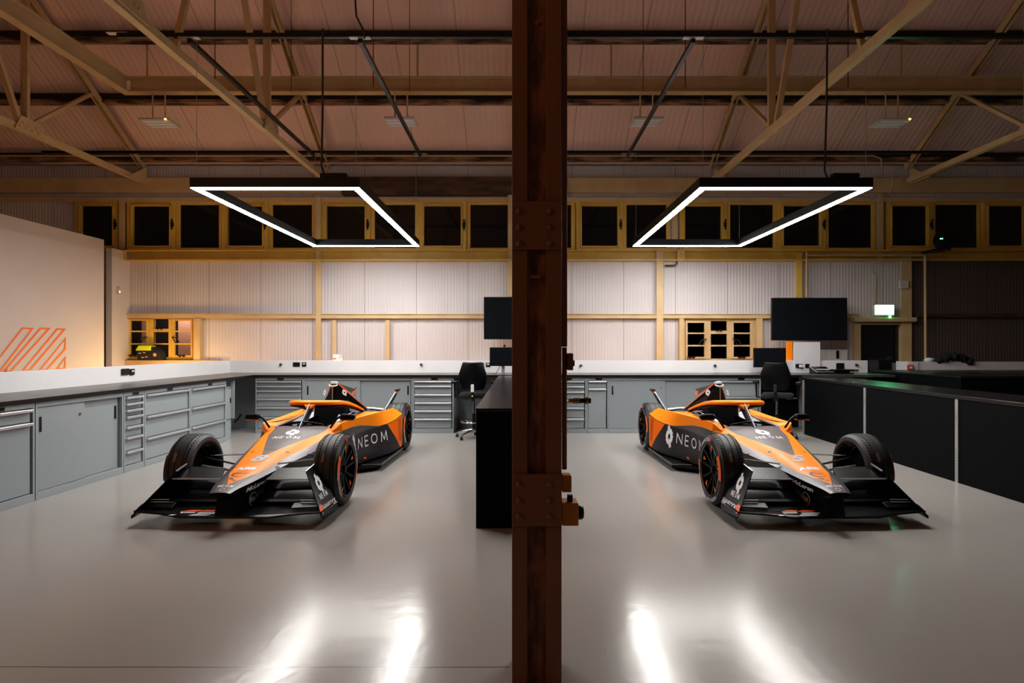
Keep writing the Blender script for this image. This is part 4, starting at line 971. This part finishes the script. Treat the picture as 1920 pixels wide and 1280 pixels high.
    MB().add([(-.05,1.06,.82),(.05,1.06,.82),(.13,1.16,.845),(-.13,1.16,.845),(-.012,1.03,.765),(.012,1.03,.765),(.06,1.18,.80),(-.06,1.18,.80)],[(0,1,2,3),(4,7,6,5),(0,4,5,1),(1,5,6,2),(2,6,7,3),(3,7,4,0)]).build('halo_gusset','orange',halo,bevel=.01)
    MB().beam((.0,.775,.605),(0,1.092,.848),.007,.005).build('strut_edge','dgrey',halo)
    # --- cockpit
    for sgn in (-1,1):
        MB().add([(sgn*.20,1.25,.50),(sgn*.27,1.2,.60),(sgn*.27,1.85,.66),(sgn*.17,1.88,.62),(sgn*.13,1.7,.64),(sgn*.20,1.3,.58)],[(0,1,2,3,4,5)]).build('headrest_side','dgrey',e)
    o=MB().add([(-.20,1.66,.40),(.20,1.66,.40),(.20,1.95,.40),(-.20,1.95,.40),(-.19,1.74,.76),(.19,1.74,.76),(.19,1.98,.80),(-.19,1.98,.80)],[(0,3,2,1),(4,5,6,7),(0,1,5,4),(1,2,6,5),(2,3,7,6),(3,0,4,7)]).build('headrest','carbonm',e,bevel=.03)
    MB().box(-.20,.20,1.60,1.88,.36,.42).build('seat','carbonm',e,bevel=.02)
    MB().box(-.13,.13,1.10,1.13,.50,.60).tube([(-.13,1.1,.60),(-.16,1.09,.55),(-.13,1.1,.49)],.015,8).tube([(.13,1.1,.60),(.16,1.09,.55),(.13,1.1,.49)],.015,8).build('steering_wheel','carbon',e,bevel=.006)
    MB().tube([(-.20,.90,.62),(-.10,.87,.645),(.0,.86,.655),(.10,.87,.645),(.20,.90,.62)],.014,8).build('cockpit_lip','carbon',e,smooth=60)
    # --- roll hoop cover
    A=Vector((0,1.93,1.015))
    for sgn in (-1,1):
        MB().add([(0,1.92,1.0),(sgn*.035,1.94,1.0),(sgn*.30,2.37,.635),(sgn*.24,2.0,.64),(0,1.86,.65),(0,2.2,.65)],[(0,1,2,3,4)] if sgn>0 else [(4,3,2,1,0)],0).build('intake_fairing','carbon',e)
        MB().beam((sgn*.03,1.935,1.012),(sgn*.303,2.375,.632),.014,.012).build('fairing_edge',M['dgold'] ,e)
        MB().beam((sgn*.045,1.95,1.003),(sgn*.312,2.385,.625),.006,.014).build('orange_edge','orangem',e)
        fe=flat((sgn*.10,1.975,.88),(.5*1,.35*sgn,-.2*sgn*0),(0,.1,1))
    MB().add([(-.035,1.94,1.0),(.035,1.94,1.0),(-.30,2.37,.635),(.30,2.37,.635),(0,2.75,.62),(0,2.75,.80)],[(0,1,5),(1,3,5),(3,4,5),(0,5,2),(2,5,4)]).build('engine_cover','grey',e,fixn=True)
    MB().slab([(-.012,1.95,1.012),(-.012,2.80,.87),(-.012,2.80,.76),(-.012,3.45,.48),(-.012,2.4,.6)],(.024,0,0)).build('shark_fin','grey',e)
    MB().box(-.022,.022,2.66,2.805,.79,.85).build('fin_end_panel','orangem',e,bevel=.004)
    text_mesh('FE',.06,flat((.024,2.60,.79),(0,1,0),(0,0,1)),'fin_lettering','dwhite',e,bold=.002)
    text_mesh('FE',.06,flat((-.024,2.76,.79),(0,-1,0),(0,0,1)),'fin_lettering','dwhite',e,bold=.002)
    MB().add([(-.05,1.88,1.0),(.05,1.88,1.0),(.05,1.97,1.01),(-.05,1.97,1.01),(-.035,1.89,1.035),(.035,1.89,1.035),(.03,1.96,1.03),(-.03,1.96,1.03)],[(0,3,2,1),(4,5,6,7),(0,1,5,4),(1,2,6,5),(2,3,7,6),(3,0,4,7)]).build('camera_pod','alu',e,bevel=.008)
    MB().tube([(-.055,1.885,.99),(-.03,1.865,.975),(.0,1.86,.972),(.03,1.865,.975),(.055,1.885,.99)],.01,8).build('intake_lip','alu',e,smooth=50)
    MB().beam((0,1.853,.97),(0,1.838,.68),.006,.006).beam((-.12,1.85,.68),(.12,1.85,.68),.006,.006).build('antenna','dgold',e)
    fe=flat((.115,1.955,.86),(.52,.40,-.0),(-.2,0,1)); shape(emblem(.036),lambda a,b_: fe(a,b_)+Vector((.012,-.02,.03)),'emblem','dwhite',e)
    fe2=flat((-.115,1.955,.86),(.52,-.40,0),(.2,0,1)); shape(emblem(.036),lambda a,b_: fe2(a,b_)+Vector((-.012,-.02,.03)),'emblem','dwhite',e)
    for sgn in (-1,1):
        c0=Vector((sgn*.175,2.0,.70)); shape(ring_polys(.03,.02,14),lambda a,b_: c0+Vector((a*.7,-.02+a*sgn*.4,b_)),'roundel','dwhite',e)
        c1=Vector((sgn*.245,2.38,.69)); MB().box(sgn*.03,sgn*.05,2.70,2.80,.66,.76).build('light_pod','dteal',e,bevel=.01)
    # --- rear wing plates, rear suspension
    for sgn in (-1,1):
        p_=MB().slab([(sgn*.40,2.80,.53),(sgn*.42,2.98,.55),(sgn*.50,3.42,.83),(sgn*.48,3.26,.80)],(sgn*.014,0,0)).build('rear_fin','carbon',e)
        MB().tube([(sgn*.405,2.795,.53),(sgn*.485,3.25,.80)],.009,6).build('leading_edge','dgrey',p_)
        MB().box(sgn*.475,sgn*.51,3.24,3.44,.80,.83).build('fin_tip','black',p_); MB().box(sgn*.485,sgn*.505,3.23,3.27,.77,.80).build('fin_mark','orangem',p_)
        MB().tube([(sgn*.10,2.75,.60),(sgn*.25,2.82,.59),(sgn*.40,2.84,.57)],.022,8).build('rear_pipe','alu',e,smooth=50)
        for dy,z in ((-.12,.42),(.14,.42),(-.1,.2),(.14,.2)):
            MB().tube([(sgn*.22,2.97+dy*1.6,z),(sgn*.50,2.97+dy*.3,z)],.014,6,flat=.5).build('wishbone','carbon',e)
        for dy,z in ((-.16,.44),(.18,.44),(-.14,.2),(.18,.2)):
            MB().tube([(sgn*.20,.0+dy*1.5,z-.02),(sgn*.57,.0+dy*.25,z)],.016,6,flat=.45).build('wishbone','carbon',e,smooth=50)
        MB().tube([(sgn*.18,-.22,.35),(sgn*.57,-.10,.37)],.012,6).build('track_rod','alu',e)
        # mirrors
        s_=MB().tube([(sgn*.33,.80,.60),(sgn*.40,.80,.70),(sgn*.47,.81,.735)],[.012,.012,.016],8).build('mirror_stalk','carbon',e,smooth=50)
        MB().add([(sgn*.44,.76,.69),(sgn*.60,.78,.695),(sgn*.60,.84,.70),(sgn*.44,.84,.69),(sgn*.45,.77,.75),(sgn*.59,.79,.745),(sgn*.59,.84,.745),(sgn*.45,.84,.75)],[(0,3,2,1),(4,5,6,7),(0,1,5,4),(1,2,6,5),(2,3,7,6),(3,0,4,7)]).build('mirror_housing','carbon',s_,bevel=.012)
        MB().box(min(sgn*.455,sgn*.59),max(sgn*.455,sgn*.59),.775,.835,.682,.692).build('mirror_trim','orangem',s_)
    # --- wheels
    def wheel(sgn,y,R,Wd,xo):
        xc=sgn*(xo-Wd/2)
        h=Wd/2
        def pr(a): return a
        prof=[(-h+.012,R*.74),(-h,R*.80),(-h+.004,R*.90),(-h+.03,R*.975),(-h*.52,R*.995),(-h*.50,R*.975),(-h*.44,R*.975),(-h*.42,R),(-.012,R),(-.010,R*.978),(.010,R*.978),(.012,R),(h*.42,R),(h*.44,R*.975),(h*.50,R*.975),(h*.52,R*.995),(h-.03,R*.975),(h-.004,R*.90),(h,R*.80),(h-.012,R*.74)]
        ty=MB().lathe(prof,(xc,y,R),'x',72).build('tyre','tyre',e,smooth=28)
        # sipes across the tread
        for xa,xb in ((-h+.03,-h*.56),(h*.56,h-.03)):
            sp=MB()
            for k in range(60):
                t=2*PI*k/60
                p0=Vector((xc+xa,y+math.cos(t)*R*.972,R+math.sin(t)*R*.972)); p1=Vector((xc+xb,y+math.cos(t+.05)*R*.992,R+math.sin(t+.05)*R*.992))
                sp.beam(p0,p1,.005,.006,up=(0,math.cos(t),math.sin(t)))
            sp.build('tread_sipes','blackmatt',ty)
        xf=xc+sgn*(h+.0035)
        def arc(a0,a1,r0,r1,nm,mt,n=10):
            ps=[]
            for k in range(n):
                a=a0+(a1-a0)*k/n; b2=a0+(a1-a0)*(k+1)/n
                ps.append([(r0,a),(r1,a),(r1,b2),(r0,b2)])
            def fn(r,a): return Vector((xf-sgn*(.006 if r>R*.88 else .0),y-sgn*math.cos(a)*r*sgn,R+math.sin(a)*r))
            return shape(ps,fn,nm,mt,ty)
        # angle 0 = towards the front of the car
        arc(-.15,.62,R*.80,R*.93,'sidewall_stripe','orangem'); arc(PI-.15,PI+.62,R*.80,R*.93,'sidewall_stripe','orangem'); arc(1.35,1.5,R*.82,R*.93,'sidewall_mark','dred',3)
        def ctext(txt,size,ang0,nm,mt,xs=1):
            def fn(a,b_):
                r=R*.80+b_; t=ang0-a/(R*.86)
                # reading clockwise seen from outside
                return Vector((xf-sgn*(.004 if r>R*.88 else 0), y+(math.cos(t)*r)*sgn, R+math.sin(t)*r))
            return text_mesh(txt,size,fn,nm,mt,ty,bold=.001,cuts=1,xs=xs)
        for a0 in ((-2.35,.95) if sgn>0 else (2.35,-.85)): ctext('HANKOOK',.045,a0 ,'tyre_lettering','dwhite',1.1)
        ctext('iON',.04,PI+.15 if sgn>0 else PI+.35,'tyre_lettering','dteal')
        # rim
        rr=R*.73
        rim=MB().lathe([(sgn*(h-.01),rr),(sgn*(h-.002),rr-.006),(sgn*(h-.03),rr-.018),(sgn*(h-.09),rr-.022),(-sgn*(h-.03),rr-.03),(-sgn*(h-.01),rr)],(xc,y,R),'x',48).build('rim','carbon',e,smooth=40)
        MB().lathe([(sgn*(h-.004),rr-.004),(sgn*(h+.001),rr-.002),(sgn*(h-.004),rr+.001)],(xc,y,R),'x',48).build('rim_edge','steel',rim)
        MB().lathe([(-sgn*.0,rr-.03),(-sgn*.0,0.0)],(xc,y,R),'x',32).build('brake_disc','carbonm',rim)
        spk=MB()
        for k in range(10):
            t=2*PI*k/10; c,s_=math.cos(t),math.sin(t); t2=t+.12
            spk.beam((xc+sgn*(h-.055),y+c*.045,R+s_*.045),(xc+sgn*(h-.022),y+math.cos(t2)*(rr-.012),R+math.sin(t2)*(rr-.012)),.022,.02,up=(1,0,0))
        spk.build('spokes','carbon',rim)
        fl_=[]
        for k in range(5):
            t=2*PI*k/5+.35; c,s_=math.cos(t),math.sin(t)
            MB().add([(xc+sgn*(h-.018),y+math.cos(t+d)*rad_,R+math.sin(t+d)*rad_) for rad_,d in ((rr-.02,-.10),(rr-.02,.10),(rr-.085,.06))],[(0,1,2)]).build('rim_flash','orangem',rim)
        MB().lathe([(sgn*(h-.07),.036),(sgn*(h-.035),.032),(sgn*(h-.02),.02),(sgn*(h-.018),0)],(xc,y,R),'x',16).build('hub_nut','carbon',rim,smooth=40)
        # tread lettering band
        def tfn(a,b_): t=2.35-a/R if True else 0; return Vector((xc+sgn*.0+.0+b_-.012,y-math.cos(PI-t)*-1*-(R+.002),R+math.sin(t)*(R+.002)))
        text_mesh('SERIES',.03,lambda a,b_: Vector((xc-.030+b_,y+math.cos(2.75-a/R)*(R+.002),R+math.sin(2.75-a/R)*(R+.002))),'tread_lettering','dgold',ty,cuts=1)
    for sgn in (-1,1):
        wheel(sgn,-.04,.33,.235,.782); wheel(sgn,2.86,.335,.28,.755)
    # --- front wing
    wing=MB()
    # main plane: outline in plan with rounded inner step
    pts=[(.12,-.80,.085),(.36,-.79,.085),(.55,-.75,.10),(.78,-.74,.115),(.80,-.50,.125),(.36,-.46,.11),(.12,-.46,.10)]
    pl=pts+[(-a,b_,c) for a,b_,c in reversed(pts)]
    mp=MB().slab(pl,(0,0,.016)).build('wing_main_plane','carbon',e,bevel=.003)
    MB().tube([(-.55,-.752,.108),(-.36,-.795,.093),(.36,-.795,.093),(.55,-.752,.108),(.77,-.742,.123)],.006,6).build('leading_edge','carbon',mp)
    for sgn in (-1,1):
        def flap(p0,p1,p2,p3,nm='wing_flap',t=.012,mat='carbon'):
            o=MB().slab([(sgn*a,b_,c) for a,b_,c in (p0,p1,p2,p3)],(0,0,t)).build(nm,mat,e,bevel=.003); return o
        flap((.13,-.56,.15),(.735,-.60,.17),(.685,-.40,.24),(.15,-.36,.22))
        flap((.50,-.68,.135),(.75,-.68,.15),(.735,-.60,.175),(.50,-.61,.16),t=.008)
        flap((.15,-.40,.22),(.675,-.42,.25),(.61,-.28,.33),(.18,-.24,.30))
        o=flap((.20,-.46,.325),(.60,-.50,.335),(.575,-.32,.40),(.24,-.30,.385))
        MB().beam((sgn*.20,-.463,.332),(sgn*.605,-.503,.342),.008,.010).build('flap_edge','alu',o)
        for z in (.175,.195): MB().beam((sgn*.56,-.62,z),(sgn*.725,-.63,z),.006,.005).build('slot_edge','alu',e)
        tf=(sgn*.563,-.51,.41); tb=(sgn*.575,-.30,.443); bb=(sgn*.815,-.44,.095); bf=(sgn*.785,-.76,.09); bf2=(sgn*.80,-.74,.068); bb2=(sgn*.825,-.50,.075)
        v1=Vector(tb)-Vector(tf); nrm=(v1.cross(Vector(bf)-Vector(tf))).normalized(); nrm=nrm if nrm.x*sgn>0 else -nrm
        # split the skewed panel in two planar halves
        th=nrm*.010
        P_=[Vector(tf),Vector(tb),Vector(bb),Vector(bb2),Vector(bf2),Vector(bf)]
        bmq=MB(); n_=6; vs_=[p-th*.5 for p in P_]+[p+th*.5 for p in P_]
        bmq.add(vs_,[(5,4,3,2,1,0),(6,7,8,9,10,11)]+[(i,(i+1)%6,6+(i+1)%6,6+i) for i in range(6)])
        ep=bmq.build('wing_endplate','carbon',e,bevel=.002)
        MB().beam(tf,tb,.008,.012).build('endplate_edge','alu',ep)
        def bil(s_,t_):   # s_ front->back, t_ bottom->top
            b0=Vector(bf).lerp(Vector(bb),s_); t0=Vector(tf).lerp(Vector(tb),s_); return b0.lerp(t0,t_)+nrm*.012
        L1=.30; L2=.40
        def fn(sc,tc):
            return lambda a,b_: bil(sc+(a/L1)*sgn,tc+b_/L2)
        shape(emblem(.072),fn(.47,.62),'emblem','dwhite',ep,1)
        f0_=fn(.47,.31); shape(neom(.040,.15,.2),lambda a,b_: f0_(a-.075,b_),'endplate_lettering','dwhite',ep,1)
        text_mesh('HANKOOK',.066,fn(.60,.07),'endplate_lettering','dwhite',ep,bold=.002,cuts=1,align='CENTER',xs=.72)
        sx_=fn(.08 if sgn>0 else .10,.11); shape([[(-.035,.012),(-.016,.05),(.026,.042),(.03,.0),(0,-.035)]],sx_,'endplate_mark','orangem',ep)
    # number emblem on the main plane, left side of the photo
    fw=lambda a,b_: Vector((-.30+a*1.05,-.785+b_*1.25,.1085+b_*.11))
    shape([[(-.10,.07),(.02,.07),(.05,.095),(-.04,.095)],[(.03,.07),(.15,.07),(.19,.095),(.08,.095)],[(-.10,.07),(-.13,.04),(-.12,.04),(-.085,.07)]],fw,'wing_graphic','orangem',mp)
    shape([[(-.16,.0),(-.12,.0),(-.07,.045),(.02,.045),(.02,.06),(-.10,.06)],[(.0,.0),(.14,.0),(.17,.02),(.03,.02)],[(.04,.032),(.18,.032),(.20,.055),(.05,.055)]],fw,'wing_graphic','dwhite',mp)
    return e,top
car,top=make_car()
car.location=(-2.395,5.6,0); car.rotation_euler=(0,0,math.radians(-.9))
tag(car,'orange, grey and black open-wheel race car on the left, number 8 on the nose','race car','open-wheel race cars')
car2=copy_tree(car); car2.location=(2.555,5.6,0); car2.rotation_euler=(0,0,math.radians(1.0))
tag(car2,'orange, grey and black open-wheel race car on the right, number 5 on the nose','race car')
for c_,t_ in ((car,'8'),(car2,'5')):
    bd=[o for o in c_.children if o.name.startswith('bodywork')][0]
    text_mesh(t_,.19,lambda a,b_: top(a-.075,b_-.22),'race_number','dgrey',bd,bold=.008,cuts=2,shear=.25,xs=1.25)

# ------------------------------------------------------------ lights, camera, world
def area(name,loc,rot,size,energy,col,sy=None):
    l=bpy.data.lights.new(name,'AREA'); l.energy=energy; l.color=col; l.size=size
    if sy: l.shape='RECTANGLE'; l.size_y=sy
    o=bpy.data.objects.new(name,l); C.objects.link(o); o.location=loc; o.rotation_euler=rot; return o
def point(name,loc,energy,col,r=.1):
    l=bpy.data.lights.new(name,'POINT'); l.energy=energy; l.color=col; l.shadow_soft_size=r
    o=bpy.data.objects.new(name,l); C.objects.link(o); o.location=loc; return o
point('warm_lamp',(-5.2,.2,3.2),36,(1,.45,.15),.15)
point('corner_warm_fill',(-6.5,10.5,.9),15,(1,.55,.18),.12)  # unseen lamp added behind the board to warm the corner wall
point('corner_warm_fill',(-5.9,10.3,.9),6,(1,.55,.18),.12)  # second added warm fill, also hidden behind the board
point('lamp_beyond',(-6.9,11.8,2.3),6,(1,.72,.52),.1)
wd=bpy.data.worlds.new('night'); bpy.context.scene.world=wd; wd.use_nodes=True
bg=wd.node_tree.nodes['Background']; bg.inputs['Color'].default_value=(.05,.07,.09,1); bg.inputs['Strength'].default_value=.03
cam=bpy.data.cameras.new('camera'); co=bpy.data.objects.new('camera',cam); C.objects.link(co)
co.location=(0,0,H); co.rotation_euler=(PI/2,0,0); cam.sensor_width=36; cam.sensor_fit='HORIZONTAL'
cam.lens=36*F/1920; cam.shift_x=-15/1920; cam.shift_y=6/1920; cam.clip_end=60; cam.clip_start=.05
sc=bpy.context.scene; sc.camera=co
sc.view_settings.view_transform='Standard'; sc.view_settings.look='None'; sc.view_settings.gamma=1; sc.view_settings.exposure=1.5; sc.view_settings.use_curve_mapping=False
sc.cycles.max_bounces=8; sc.cycles.diffuse_bounces=6; sc.cycles.glossy_bounces=4; sc.cycles.sample_clamp_indirect=4
sc.cycles.use_denoising=True; sc.cycles.caustics_reflective=False; sc.cycles.caustics_refractive=False
